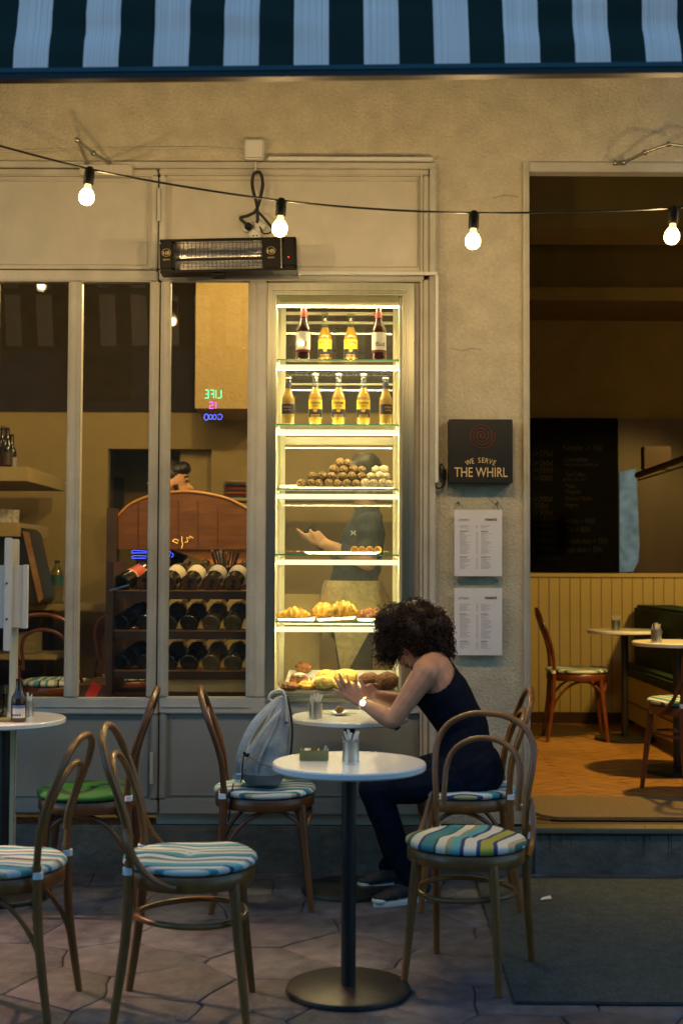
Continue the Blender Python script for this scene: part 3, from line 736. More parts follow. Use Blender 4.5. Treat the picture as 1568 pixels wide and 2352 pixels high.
# ---- two menus in clear holders
def menu(v0, v1, lab, k):
    c = at(1095.5, (v0 + v1) / 2, YW); w = 55 / FPX * YW * .99; h = (v1 - v0) / 2 / FPX * YW * .99
    t = thing('menu_sheet', lab, 'menu', (c.x, YW, c.z), group='printed menus on the pier')
    box(-w, w, -.040, -.036, -h, h).build('paper', M['paper'], t)
    box(-w - .002, w + .002, -.034, -.028, -h - .002, h + .055).build('holder', M['caseglass'], t, bevel=.001)
    for x in (-w + .02, w - .02): MB().lathe([(.001, 0), (.006, 0), (.006, .028), (.001, .028)], 10, (x, -.034, h + .034), Matrix.Rotation(R(-90), 3, 'X')).build('stand_off', M['steel2'], t)
    text('LIMAN', .017, M['ink2'], (-w + .043, -.0410, h - .052), t, ext=.0002); text('menü', .021, M['ink'], (w - .052, -.0410, h - .050), t, ext=.0002, sx=1.15, bold=.0005)
    rr = random.Random(k); mb = MB(); mh = MB(); z = h - .074
    while z > -h + .03:
        if rr.random() < .07: z -= .010; [mh.box(xx, xx + rr.uniform(.025, .045), -.0404, -.0401, z, z + .0028) for xx in (-w + .024, .012)]
        else:
            for xx in (-w + .024, .012):
                mb.box(xx, xx + rr.uniform(.02, .052), -.0404, -.0401, z, z + .0016)
            mb.box(-.010, -.001, -.0404, -.0401, z, z + .0016)
        z -= .0052
    mb.build('print', M['ink2'], t, smooth=False, merge=False); mh.build('print', M['ink'], t, smooth=False, merge=False)
menu(1171, 1324, 'upper white printed menu sheet directly below the black whirl sign', 1)
menu(1350, 1504, 'lower white printed menu sheet beside the seated woman\'s head', 2)

# ================================================================== BENTWOOD CHAIRS
SEQ = [(1.0, (.62, .66, .62)), (.35, (.02, .05, .16)), (1.3, (.03, .22, .30)), (.3, (.02, .10, .09)), (.9, (.64, .66, .60)), (.45, (.30, .30, .16)), (.9, (.10, .36, .42)), (.35, (.015, .035, .14)),
       (1.1, (.62, .64, .60)), (.4, (.02, .05, .16)), (1.1, (.34, .36, .06)), (.35, (.015, .035, .14)), (.9, (.62, .64, .60)), (.6, (.38, .36, .22)), (.5, (.02, .12, .11))]
SEQ2 = [(1.0, (.55, .64, .66)), (.4, (.02, .05, .16)), (1.0, (.05, .30, .40)), (.9, (.60, .66, .66)), (.35, (.02, .05, .18)), (.5, (.36, .37, .20)), (1.0, (.58, .66, .66)), (.5, (.05, .28, .36)), (.8, (.56, .64, .64)), (.4, (.015, .04, .15)), (1.1, (.08, .36, .46)), (.8, (.60, .66, .66)), (.4, (.34, .36, .24)), (.5, (.03, .14, .22))]
M['cush1'] = stripes_mat('striped_cushion_a', SEQ, .30, .40, .10)
M['cush2'] = stripes_mat('striped_cushion_b', SEQ2, 2.13, .27, .07)
M['cush3'] = stripes_mat('striped_cushion_c', SEQ2, 5.4, .30, .12)
M['cushg'] = stripes_mat('green_cushion', [(2, (.015, .12, .02)), (1, (.005, .03, .012)), (2, (.025, .18, .025)), (.6, (.004, .02, .01))], 1.3, .5, .5)
WMAT = 'woodlight'
def chair_builder(style, cush, wood, hk=1.0):
    """local: front is +x, origin on the floor under the seat centre"""
    r = thing('bentwood_chair', 'x', 'chair')
    Wd = M[wood]
    # seat ring and panel
    def sq(a, rr=.207):  # slightly trapezoid rounded seat
        c, s = math.cos(a), math.sin(a); k = 1 + .06 * c
        return Vector((rr * c * 1.0, rr * s * k * 1.0, 0))
    prof = [(0, .410), (.006, .408), (.010, .415), (.010, .448), (.004, .456), (-.012, .456), (-.02, .450), (-.02, .412)]
    N = 40; vs = []; fs = []
    for k in range(N):
        a = 2 * math.pi * k / N
        for dr, z in prof: p = sq(a, .197 + dr); p.z = z; vs.append(p)
    np_ = len(prof)
    for k in range(N):
        for j in range(np_): fs.append((k * np_ + j, ((k + 1) % N) * np_ + j, ((k + 1) % N) * np_ + (j + 1) % np_, k * np_ + (j + 1) % np_))
    MB().add(vs, fs).build('seat_frame', Wd, r)
    mb = MB(); mb.lathe([(.001, .440), (.186, .440), (.186, .452), (.001, .452)], 32); mb.build('seat_panel', Wd, r)
    # cushion
    vs = []; fs = []; N = 48
    cp = [(0.001, .457), (.19, .457), (.208, .462), (.213, .469), (.211, .478), (.198, .485), (.14, .489), (.001, .487)]
    for k in range(N):
        a = 2 * math.pi * k / N
        for dr, z in cp:
            p = sq(a, dr); lump = .008 * noise.noise(Vector((p.x * 9, p.y * 9, style))) * (1 if z > .47 else 0)
            p.x *= 1.0; p.z = z + lump + (.004 * math.cos(a * 2) if z > .48 else 0); vs.append(p)
    np_ = len(cp)
    for k in range(N):
        for j in range(np_ - 1): fs.append((k * np_ + j, ((k + 1) % N) * np_ + j, ((k + 1) % N) * np_ + j + 1, k * np_ + j + 1))
    cu = MB().add(vs, fs).build('cushion', M[cush], r, angle=80)
    for s in (-1, 1):
        a = Vector((-.172, s * .168, .470))
        MB().lathe([(.0152, -.011), (.0172, -.010), (.0172, .010), (.0152, .011)], 14, a).build('strap', M['strap'], r)
    # hoops and legs
    for s in (-1, 1):
        MB().tube(spl([(-.168, s * .168, .50), (-.170, s * .168, .43), (-.180, s * .172, .25), (-.215, s * .180, 0)], 4), [.0150] * 5 + [.0155] * 4 + [.0150, .014, .013, .012], 12).build('leg', Wd, r)
        MB().tube(spl([(.148, s * .135, .425), (.160, s * .148, .28), (.190, s * .168, 0)], 4), [.0175, .018, .018, .0175, .0165, .0155, .014, .013, .012], 12).build('leg', Wd, r)
    half = [(-.168, .168, .50), (-.178, .172, .60), (-.205, .184, .70), (-.235, .183, .78), (-.258, .145, .845), (-.268, .075, .880)]
    hoop = spl(half + [(-.271, 0, .889)] + [(x, -y, z) for x, y, z in half[::-1]], 5)
    MB().tube(hoop, .0122, 12).build('outer_hoop', Wd, r)
    half = [(-.172, .142, .555), (-.182, .140, .62), (-.205, .140, .69), (-.226, .118, .75), (-.240, .065, .788)]
    MB().tube(spl(half + [(-.244, 0, .800)] + [(x, -y, z) for x, y, z in half[::-1]], 5), .0110, 12).build('inner_hoop', Wd, r)
    for s in (-1, 1): MB().tube([(-.172, s * .168, .575), (-.172, s * .138, .575)], .005, 6).build('screw', M['steel2'], r)
    if style == 1:
        ring = [(.005 + .172 * math.cos(a), .168 * math.sin(a), .30 + .004 * math.sin(a * 2)) for a in [2 * math.pi * k / 36 for k in range(36)]]
        MB().tube(ring, .0100, 10, closed=True).build('ring_stretcher', Wd, r)
        for s in (-1, 1):
            MB().tube(spl([(-.182, s * .186, .60), (-.168, s * .196, .555), (-.140, s * .204, .50), (-.095, s * .210, .455), (-.045, s * .212, .432), (-.02, s * .213, .428)], 4), [.008] * 3 + [.0105] * 15 + [.009] * 3, 8).build('bracket', Wd, r)
    else:
        for s in (-1, 1):
            MB().tube(spl([(-.196, s * .170, .14), (-.165, s * .165, .25), (-.10, s * .158, .345), (-.02, s * .152, .395), (.06, s * .146, .400), (.12, s * .143, .365), (.152, s * .146, .325)], 5), .0088, 8).build('brace', Wd, r)
        MB().tube(spl([(.165, -.14, .325), (.185, -.09, .375), (.19, 0, .395), (.185, .09, .375), (.165, .14, .325)], 5), .0088, 8).build('brace', Wd, r)
    return r
PROTO = {}
def place(style, cush, wood, loc, ang, label, group, scale=1.0):
    k = (style, cush, wood)
    r = PROTO.get(k)
    if r is None: r = PROTO[k] = chair_builder(style, cush, wood)
    else: r = copy_tree(r)
    r.location = loc; r.rotation_euler = (0, 0, R(ang)); r['label'] = label; r['group'] = group; r.scale = (scale,) * 3
    return r
G1 = 'bentwood chairs on the terrace'; G2 = 'bentwood chairs inside the cafe'
place(1, 'cush1', 'woodlight', (.435, 4.535, 0), -112, 'front right bentwood chair with wavy striped cushion, back to the seated woman', G1, .975)
place(1, 'cush2', 'woodlight', (-.475, 4.19, 0), 1, 'front bentwood chair with blue striped cushion facing the central round table', G1)
place(2, 'cush2', 'woodlight', (-1.075, 4.20, 0), 176, 'bentwood chair cut off by the left edge of the photo, blue striped cushion', G1, .965)
place(2, 'cushg', 'wood', (-1.03, 5.42, 0), 184, 'bentwood chair with green cushion at the left table', G1)
place(2, 'cush3', 'wood', (-.315, 5.50, 0), 4, 'bentwood chair by the shopfront that carries the grey backpack', G1)
place(2, 'cush3', 'woodlight', (.52, 5.50, 0), 178, 'bentwood chair the curly-haired woman sits on', G1)
place(2, 'cush3', 'wooddark', (1.62, 9.03, FLOOR), -4, 'dark bentwood chair against the yellow panelling inside', G2)
place(1, 'cush3', 'wooddark', (1.84, 6.94, FLOOR), 112, 'bentwood chair at the far right edge inside, turned to the lit table', G2)
place(1, 'cush3', 'wooddark', (-1.73, 7.95, FLOOR), 85, 'dark bentwood chair behind the left window pane', G2)
place(1, 'cush3', 'wooddark', (-1.33, 8.35, FLOOR), 88, 'dark bentwood chair half hidden behind the wine rack', G2)

# ================================================================== BISTRO TABLES
def table(loc, label, group, top='marble', r_=.2555, base='round', first=[None]):
    if first[0] is None:
        t = thing('bistro_table', label, 'table')
        MB().lathe([(.001, .726), (r_ - .006, .726), (r_, .731), (r_, .745), (r_ - .004, .750), (.001, .750)], 64).build('tabletop', M[top], t, angle=30)
        MB().tube([(0, 0, .02), (0, 0, .724)], .0245, 24).build('pole', M['black'], t)
        MB().lathe([(.001, .712), (.09, .714), (.09, .725), (.001, .725)], 24).build('mounting_plate', M['black'], t)
        MB().lathe([(.001, 0), (.205, 0), (.206, .006), (.203, .016), (.195, .020), (.001, .022)], 56).build('base', M['black'], t, angle=30)
        first[0] = t
    else: t = copy_tree(first[0])
    t.location = loc; t['label'] = label; t['group'] = group
    return t
T1 = Vector((.028, 4.37, 0)); T2 = Vector((.038, 5.70, 0)); T3 = Vector((-1.425, 5.58, 0)); T4 = Vector((1.945, 7.6, FLOOR)); T5 = Vector((1.945, 9.0, FLOOR))
G3 = 'round white bistro tables outside'; G4 = 'round bistro tables inside'
table(T1, 'front white round bistro table with wooden sugar box and steel cup', G3)
table(T2, 'white round bistro table the woman leans on, under the pastry case', G3)
table(T3, 'round bistro table at the left edge with a brown beer bottle', G3)
table(T4, 'lit round table inside at the right edge of the doorway', G4)
table(T5, 'dim round table inside in front of the yellow panelling', G4)

# ---- things on the tables
def cup(loc, label, sticks, mat='stickpaper', r_=.028, h=.066, seed=1):
    t = thing('steel_cup', label, 'cup', loc, group='steel cups of sugar sticks')
    MB().lathe([(.001, 0), (r_, 0), (r_, h), (r_ - .0015, h), (r_ - .0015, .003), (.001, .003)], 28).build('cup', M['steel2'], t)
    rr = random.Random(seed)
    for k in range(sticks):
        a = rr.uniform(0, 6.28); q = rr.uniform(.2, .8) * r_; w = rr.uniform(.005, .0075)
        L = h + rr.uniform(.012, .038); lean = rr.uniform(.1, .42)
        q *= .8; tl = (q + .8 * r_) / h * rr.uniform(.35, .98); m_ = Matrix.Translation((-q * math.cos(a), -q * math.sin(a), .006)) @ Matrix.Rotation(a, 4, 'Z') @ Matrix.Rotation(tl, 4, 'Y') @ Matrix.Rotation(rr.uniform(-.1, .1), 4, 'X')
        box(-.0012, .0012, -w / 2, w / 2, 0, L, m_).build('sugar_stick', M[mat], t, smooth=False)
    return t
cup(T1 + Vector((.006, .02, .750)), 'steel cup of white sugar sticks on the front table', 16, seed=3)
cup(Vector((at(725, 1630, 5.62).x, 5.62, .750)), 'steel cup of crumpled sugar packets on the woman\'s table', 20, seed=5)
cup(Vector((at(1413, 1440, 8.95).x, 8.95, FLOOR + .750)), 'dark cup on the dim inside table', 9, seed=8)
cup(Vector((at(1506, 1470, 7.5).x, 7.5, FLOOR + .750)), 'steel cup with yellow-lit sugar sticks on the lit inside table', 20, r_=.03, h=.07, seed=9)
cup(Vector((at(64, 1640, 5.62).x, 5.64, .750)), 'steel cup behind the brown beer bottle on the left table', 12, r_=.022, h=.06, seed=11)
# wooden sugar box
bxp = Vector((at(721, 1728, 4.40).x, 4.42, .750))
t = thing('sugar_box', 'small raw wooden sugar box with slots on the front table', 'box', bxp, R(-3))
for a in ((-.047, .047, -.030, -.026, 0, .034), (-.047, .047, .026, .030, 0, .034), (-.047, -.043, -.0255, .0255, 0, .034), (.043, .047, -.0255, .0255, 0, .034), (-.043, .043, -.0255, .0255, 0, .004), (-.017, -.011, -.0255, .0255, .004, .034), (.012, .018, -.0255, .0255, .004, .034)):
    box(*a).build('board', M['boxwood'], t, bevel=.0006)
for x0 in (-.030, 0, .030):
    box(x0 - .010, x0 + .010, -.02, .02, .0045, .026, Matrix.Rotation(R(4), 4, 'Y')).build('sugar_packet', M['stickpaper'], t)
box(-.004, .004, -.001, .001, .02, .048, Matrix.Translation((.028, 0, 0)) @ Matrix.Rotation(R(14), 4, 'Y')).build('sugar_packet', M['paper'], t)
box(-.032, -.012, -.012, .012, .028, .035, Matrix.Rotation(R(8), 4, 'X')).build('packet_pile', M['stickpaper'], t)
# paper sticker under front cup
o = box(-.018, .018, -.008, .008, 0, .0004).build('paper_scrap', M['ink2']); o.location = T1 + Vector((.004, -.052, .7503)); tag(o, 'tiny printed paper scrap before the steel cup', 'paper scrap')
# plate with truffle
pp = Vector((at(779, 1622, 5.72).x, 5.73, .750))
t = thing('saucer', 'small white saucer on the woman\'s table', 'saucer', pp)
MB().lathe([(.001, .002), (.022, .002), (.030, .006), (.042, .0125), (.0425, .0135), (.030, .0085), (.022, .005), (.001, .005)], 32).build('dish', M['china'], t)
o = MB().ball((0, 0, .019), (.020, .019, .016), 18, 12, lump=.1).build('truffle', M['truffle']); o.location = pp + Vector((0, 0, .005)); tag(o, 'single brown truffle lying on the small saucer', 'truffle')
o = box(-.12, .10, -.035, .05, 0, .0012).build('napkin', M['kraft']); o.location = (at(757, 1620, 5.74).x + .02, 5.80, .7505); o.rotation_euler = (0, 0, R(6)); tag(o, 'flat brown paper napkin under the saucer', 'napkin')
# left table
def bottle_prof(k=1.0, r_=.0305, h=.228):
    return [(.001, 0), (r_ - .004, .0), (r_, .005), (r_, .118), (r_ * .97, .128), (r_ * .72, .146), (.0150, .166), (.0135, .182), (.0125, .212), (.0145, .214), (.0145, .219), (.0125, .221), (.0125, h), (.001, h)]
p = Vector((at(45, 1645, 5.46).x, 5.45, .750))
t = thing('beer_bottle', 'stubby brown glass beer bottle with white and blue label on the left table', 'bottle', p)
MB().lathe([(.001, 0), (.029, 0), (.032, .004), (.032, .085), (.030, .100), (.018, .122), (.0135, .140), (.0125, .168), (.0145, .170), (.0145, .176), (.012, .178), (.001, .178)], 28).build('glass', M['brownbot'], t)
lab = MB().lathe([(.0325, .018), (.0325, .070)], 20, arc=(R(-125), R(-25))).build('label', M['whitelab'], t)
MB().lathe([(.0329, .058), (.0329, .070)], 20, arc=(R(-125), R(-25))).build('blue_band', M['bluelab'], lab)
for k in range(4): box(-.003, .003, -.0335, -.033, .026, .034, Matrix.Rotation(R(-30 + k * 17), 4, 'Z')).build('mark', M['blacklab'], lab)
p = Vector((at(-4, 1620, 5.5).x, 5.55, .750))
t = thing('beer_glass', 'beer glass at the very left edge of the left table', 'glass', p)
MB().lathe([(.001, 0), (.026, 0), (.034, .14), (.0325, .14), (.0245, .006), (.001, .006)], 24).build('glass', M['pet'], t)
MB().lathe([(.001, .007), (.0235, .007), (.0300, .108), (.001, .108)], 24).build('beer', M['ambers'], t)
t = thing('clipboard', 'orange-brown board with a printed slip at the left edge of the left table', 'board', (at(4, 1640, 5.5).x, 5.47, .750), R(10))
box(-.07, .062, -.045, .06, 0, .008).build('board', M['boxwood'], t, bevel=.001); box(-.06, .052, -.036, .05, .0085, .0095).build('slip', M['kraft'], t)
# ---- cream menu stand at left
t = thing('menu_stand', 'tall pale painted stand with a flat board at the left edge', 'stand', (X(18, 5.72, 1500), 5.78, 0))
Yp = 5.72
def bx(n, u0, u1, v0, v1, y0, y1, m, b=.004):
    um, vm = (u0 + u1) / 2, (v0 + v1) / 2
    return box(X(u0, y0, vm), X(u1, y0, vm), y0, y1, Z(v1, y0, um), Z(v0, y0, um)).build(n, M[m], t, world=True, bevel=b)
bx('board', -95, 61, 1298, 1443, 5.72, 5.745, 'white'); bx('board_edge', 52, 62, 1297, 1444, 5.712, 5.748, 'white', .002)
bx('post', 9, 26, 1235, 1496, 5.685, 5.7095, 'white'); bx('post', 20, 37, 1238, 2040, 5.76, 5.79, 'creamp')
for v in (1340, 1422): MB().ball(at(16, v, 5.683), .005, 8, 6).build('bolt', M['black'], t, world=True)
bx('foot', -60, 60, 1990, 2010, 5.70, 5.88, 'white')

# ================================================================== RUG, DOORMAT, LITTER
vs = [(.556, 4.235), (2.6, 4.215), (2.6, 5.93), (.60, 5.93)]
mb = MB().add([(x, y, .0015) for x, y in vs] + [(x, y, .012) for x, y in vs], [(3, 2, 1, 0), (4, 5, 6, 7)] + [(i, (i + 1) % 4, (i + 1) % 4 + 4, i + 4) for i in range(4)])
o = mb.build('outdoor_rug', M['rug'], bevel=.004); tag(o, 'dark grey-green outdoor rug lying before the doorway step', 'rug')
mb = MB(); y0, y1, x0, x1 = 6.16, 6.72, X(1222, 6.3), 3.0
poly = [(x0 + .09, y0), (x1, y0), (x1, y1), (x0, y1), (x0, y0 + .13), (x0 + .03, y0 + .05)]
mb.add([(x, y, FLOOR - .006) for x, y in poly] + [(x, y, FLOOR + .012) for x, y in poly], [tuple(range(6))[::-1], tuple(range(6, 12))] + [(i, (i + 1) % 6, (i + 1) % 6 + 6, i + 6) for i in range(6)])
o = mb.build('doormat', M['mat'], bevel=.004); tag(o, 'brown coir doormat just inside the doorway sill', 'doormat')
o = MB().add([(0, 0, 0), (.05, .01, .004), (.045, .03, .012), (.01, .02, .006)], [(0, 1, 2, 3)]).build('paper_scrap', M['paper']); o.location = (at(1240, 2062, 5.5).x, 5.5, .014); tag(o, 'crumpled white paper scrap on the rug before the doorway', 'litter')

# ================================================================== DISPLAY CABINET
Y0 = YF + .012; YC = 6.45
cb = thing('display_cabinet', 'tall lit glass display cabinet with steel frame, bottles above and pastries below', 'display cabinet', (X(775, Y0, 1150), Y0, Z(1612, Y0)))
def cf(name, u0, u1, v0, v1, y0, y1, mat='steel', bev=.002, Yr=Y0):
    um, vm = (u0 + u1) / 2, (v0 + v1) / 2
    return box(X(u0, Yr, 1140), X(u1, Yr, 1140), y0, y1, Z(v1, Yr, 775), Z(v0, Yr, 775)).build(name, M[mat], cb, world=True, bevel=bev)
cf('frame_plate', 612, 950, 650, 664, Y0, Y0 + .03); cf('frame_plate', 612, 619, 664, 1608, Y0, Y0 + .03); cf('frame_plate', 936, 950, 664, 1608, Y0, Y0 + .03)
cf('gasket', 950.5, 965, 647, 1608, Y0 + .03, Y0 + .05, 'panel', 0)
for i, (d, y) in enumerate(((0, -.012), (4.5, -.006), (9, 0))):
    a0, a1, b0, b1 = 619.5 + d, 935.5 - d, 664.5 + d, 1606 - d; w = 4
    cf('door_profile', a0, a1, b0, b0 + w, Y0 + y, Y0 + .03, 'steel', .0012); cf('door_profile', a0, a1, b1 - w, b1, Y0 + y, Y0 + .03, 'steel', .0012)
    cf('door_profile', a0, a0 + w, b0 + w, b1 - w, Y0 + y, Y0 + .03, 'steel', .0012); cf('door_profile', a1 - w, a1, b0 + w, b1 - w, Y0 + y, Y0 + .03, 'steel', .0012)
xl, xr = X(633, Y0, 1140), X(916, Y0, 1140); zt, zbm = Z(680, Y0, 775), Z(1592, Y0, 775)
MB().box(xl, xr, Y0 + .034, Y0 + .038, zbm, zt).build('door_glass', M['caseglass'], cb, world=True, smooth=False)
MB().box(xl - .02, xl - .002, Y0 + .04, YC, zbm, zt + .03).build('side_panel', M['cabwhite'], cb, world=True, smooth=False)
MB().box(xr + .002, xr + .02, Y0 + .04, YC, zbm, zt + .03).build('side_panel', M['cabwhite'], cb, world=True, smooth=False)
MB().box(xl - .02, xr + .02, Y0 + .04, YC + .03, zt + .031, zt + .05).build('top_panel', M['steel'], cb, world=True, smooth=False)
MB().box(xl - .02, xr + .02, Y0 + .04, YC + .03, zbm - .05, zbm - .001).build('floor_panel', M['cabwhite'], cb, world=True, smooth=False)
bxl, bxr = X(654, YC, 1140), X(902, YC, 1140)
mb = MB()
MB().box(xl - .02, bxl, YC + .001, YC + .03, zbm, zt + .03).build('back_post', M['cabwhite'], cb, world=True, bevel=.002)
MB().box(bxr, xr + .02, YC + .001, YC + .03, zbm, zt + .03).build('back_post', M['cabwhite'], cb, world=True, bevel=.002)
for v0, v1 in ((716, 722), (738, 743), (1004, 1022), (880, 884)):
    MB().box(bxl + .0005, bxr - .0005, YC + .002, YC + .028, Z(v1, YC, 775), Z(v0, YC, 775)).build('back_rail', M['cabwhite'], cb, world=True, bevel=.002)
MB().box(bxl, bxr, YC + .012, YC + .016, zbm, zt).build('back_glass', M['backglass'], cb, world=True, smooth=False)
SH = [Z(v, Y0 + .05, 775) for v in (825, 974, 1122, 1273, 1427)]
for z in SH:
    MB().box(xl, xr, Y0 + .05, YC - .03, z - .006, z).build('shelf', M['shelfglass'], cb, world=True, smooth=False)
    MB().box(xl, xr, Y0 + .0470, Y0 + .0495, z - .006, z - .0005).build('shelf_edge', M['glassedge'], cb, world=True, smooth=False)
    MB().box(xl + .001, xr - .001, Y0 + .050, Y0 + .056, z - .050, z - .026).build('light_bar', M['leddiff'], cb, world=True, bevel=.002)
    MB().box(xl + .004, xr - .004, Y0 + .060, Y0 + .078, z - .048, z - .043).build('led_strip', M['led'], cb, world=True, smooth=False)
    for x in (xl + .002, xr - .010): MB().box(x, x + .008, Y0 + .06, YC - .04, z - .016, z - .0065).build('shelf_bracket', M['cabwhite'], cb, world=True, bevel=.001)
z = Z(702, Y0 + .06, 775)
MB().box(xl + .004, xr - .004, Y0 + .06, Y0 + .085, z - .004, z).build('led_strip', M['led'], cb, world=True, smooth=False)
MB().box(xl + .001, xr - .001, Y0 + .055, Y0 + .09, z + .0005, z + .014).build('light_bar', M['cabwhite'], cb, world=True, smooth=False)
# steel facing under the case
fr('sill_steel', 612, 965, 1604, 1612, y0=YF - .02, y1=YF + .03, mat='steel')

t = thing('under_leaf_glow', 'thin glowing strip added for the room light in the gap under the left shopfront leaf', 'light leak', (X(150), YB + .06, FLOOR))
MB().box(X(-300), X(342), YB + .05, YB + .065, FLOOR, FLOOR + .012).build('glow_strip', emis('leaf_gap_glow', (1, .50, .10), 2.2), t, world=True, smooth=False)  # added glow in place of room light leaking under the leaf
# ---- bottles in the case
def bottle(u, zs, y, kind, label, k=1.12, yaw=0):
    x = X(u, y, (1300 + 0)); x = at(u, 1300 - (zs - 1.4) / y * FPX, y).x
    t = thing('beer_bottle', label, 'bottle', (x, y, zs + .0005), R(yaw), 'beer bottles in the display cabinet')
    P = [(r_ * k, z * k) for r_, z in bottle_prof()]
    if kind == 'corona':
        MB().lathe([(a * .93, b) for a, b in P[:7]] + [(.0001, P[6][1])], 24).build('beer', M['lager'], t)
        MB().lathe(P, 24).build('glass', M['tinted'], t)
        rl = .0305 * k + .0006
        la = MB().lathe([(rl, .030 * k), (rl, .112 * k)], 22, arc=(R(-90 - 74), R(-90 + 74))).build('label', M['yellowlab'], t)
        MB().lathe([(rl + .0003, .032 * k), (rl + .0003, .070 * k)], 22, arc=(R(-90 - 70), R(-90 + 70))).build('label_dark', M['blacklab'], la)
        MB().ball((0, -rl + .002, .064 * k), (.010, .004, .011), 12, 8).build('emblem', M['goldlab'], la)
        text('Corona', .0170 * k, M['blacklab'], (0, 0, .093 * k), la, wrap=rl + .0005, bold=.0003, sx=.95); text('cerveza', .0105 * k, M['blacklab'], (0, 0, .081 * k), la, wrap=rl + .0005)
        for q in (.036, .042): MB().lathe([(rl + .0006, q * k), (rl + .0006, (q + .0025) * k)], 14, arc=(R(-90 - 40), R(-90 + 40))).build('print', M['goldlab'], la)
        MB().lathe([(.001, P[-1][1] + .004), (.0145 * k, P[-1][1] + .003), (.0158 * k, P[-1][1] - .004), (.0135 * k, P[-1][1] - .004)], 20).build('cap', M['capm'], t)
    elif kind == 'bud':
        MB().lathe(P, 24).build('glass', M['ambers'], t); rl = .0305 * k + .0006
        la = MB().lathe([(rl, .034 * k), (rl, .112 * k)], 22, arc=(R(-90 - 75), R(-90 + 75))).build('label', M['whitelab'], t)
        MB().lathe([(rl + .0004, .030 * k), (rl + .0004, .040 * k)], 22, arc=(R(-90 - 75), R(-90 + 75))).build('label_band', M['redlab'], la)
        text('Bud', .026 * k, M['blacklab'], (0, 0, .055 * k), la, wrap=rl + .0006, rot=None, bold=.0002)
        MB().lathe([(.0163 * k, .172 * k), (.0150 * k, .200 * k)], 18).build('neck_label', M['redlab'], t)
        MB().lathe([(.001, P[-1][1] + .004), (.0145 * k, P[-1][1] + .003), (.0158 * k, P[-1][1] - .004), (.0135 * k, P[-1][1] - .004)], 20).build('cap', M['redlab'], t)
    else:
        MB().lathe(P[:8] + [(.0001, P[7][1])], 24).build('beer', M['goldlab'], t)
        MB().lathe([(a + .0008, b) for a, b in P], 24).build('glass', M['tinted'], t); rl = .0305 * k + .0016
        la = MB().lathe([(rl, .050 * k), (rl, .098 * k)], 22, arc=(R(-90 - 74), R(-90 + 74))).build('label', M['blacklab'], t)
        text('Miller', .016 * k, M['goldlab'], (0, 0, .078 * k), la, wrap=rl + .0005); text('GENUINE', .008 * k, M['goldlab'], (0, 0, .066 * k), la, wrap=rl + .0005)
        MB().lathe([(.0163 * k, .176 * k), (.0145 * k, .207 * k)], 18).build('neck_label', M['blacklab'], t)
        MB().lathe([(.001, P[-1][1] + .004), (.0145 * k, P[-1][1] + .003), (.0158 * k, P[-1][1] - .004), (.0135 * k, P[-1][1] - .004)], 20).build('cap', M['capm'], t)
ya = Y0 + .09
bottle(697, SH[0], ya, 'bud', 'dark red-amber bottle at the left end of the top shelf', 1.17, -14); bottle(869, SH[0], ya, 'bud', 'dark red-amber bottle at the right end of the top shelf', 1.15, 12)
bottle(746, SH[0], 6.29, 'corona', 'yellow-labelled clear bottle on the top shelf, the left of the two'); bottle(805, SH[0], 6.29, 'corona', 'yellow-labelled clear bottle on the top shelf, the right of the two')
for u, l in ((724, 'left'), (777, 'middle'), (834, 'right')): bottle(u, SH[1], ya + .02, 'corona', f'yellow-labelled clear bottle on the second shelf, {l} one of three', 1.06)
bottle(662, SH[1], ya, 'miller', 'gold bottle with black label at the left end of the second shelf', .97, -6); bottle(885, SH[1], ya, 'miller', 'gold bottle with black label at the right end of the second shelf', .97, 22)

# ---- food
def tray(u0, u1, zs, y0, y1, label, tilt=0, h=.012, name='plate'):
    x0, x1 = at(u0, 1300, y0).x, at(u1, 1300, y0).x
    t = thing(name, label, 'plate', ((x0 + x1) / 2, (y0 + y1) / 2, zs + .0008)); t.rotation_euler = (0, R(tilt), 0)
    w, d = (x1 - x0) / 2, (y1 - y0) / 2
    vs = []; 
    for (k, z) in ((.90, 0), (1.0, h), (.975, h), (.88, .004)): vs += [(-w * k, -d * k, z), (w * k, -d * k, z), (w * k, d * k, z), (-w * k, d * k, z)]
    fs = [(3, 2, 1, 0), (12, 13, 14, 15)]
    for r_ in range(3):
        for i in range(4): fs.append((r_ * 4 + i, r_ * 4 + (i + 1) % 4, r_ * 4 + 4 + (i + 1) % 4, r_ * 4 + 4 + i))
    MB().add(vs, fs).build('dish', M['china'], t, bevel=.0015); return t
def food(name, label, cat, u, v, y, r, mat, lump=.15, seed=0, rot=None, group=None, z=None):
    mb = MB().ball((0, 0, 0), r, 32, 22, rot, lump, seed)
    amp = .10 if mat in ('cookie', 'brownie') else .16 if mat == 'pastryd' else .06
    mb.v = [p * (1 + amp * (abs(noise.noise(p * 95 + Vector((seed, 0, 0)))) - .2)) for p in mb.v]
    o = mb.build(name, M[mat], angle=180)
    p = at(u, v, y); o.location = p if z is None else (p.x, y, z)
    return tag(o, label, cat, group)
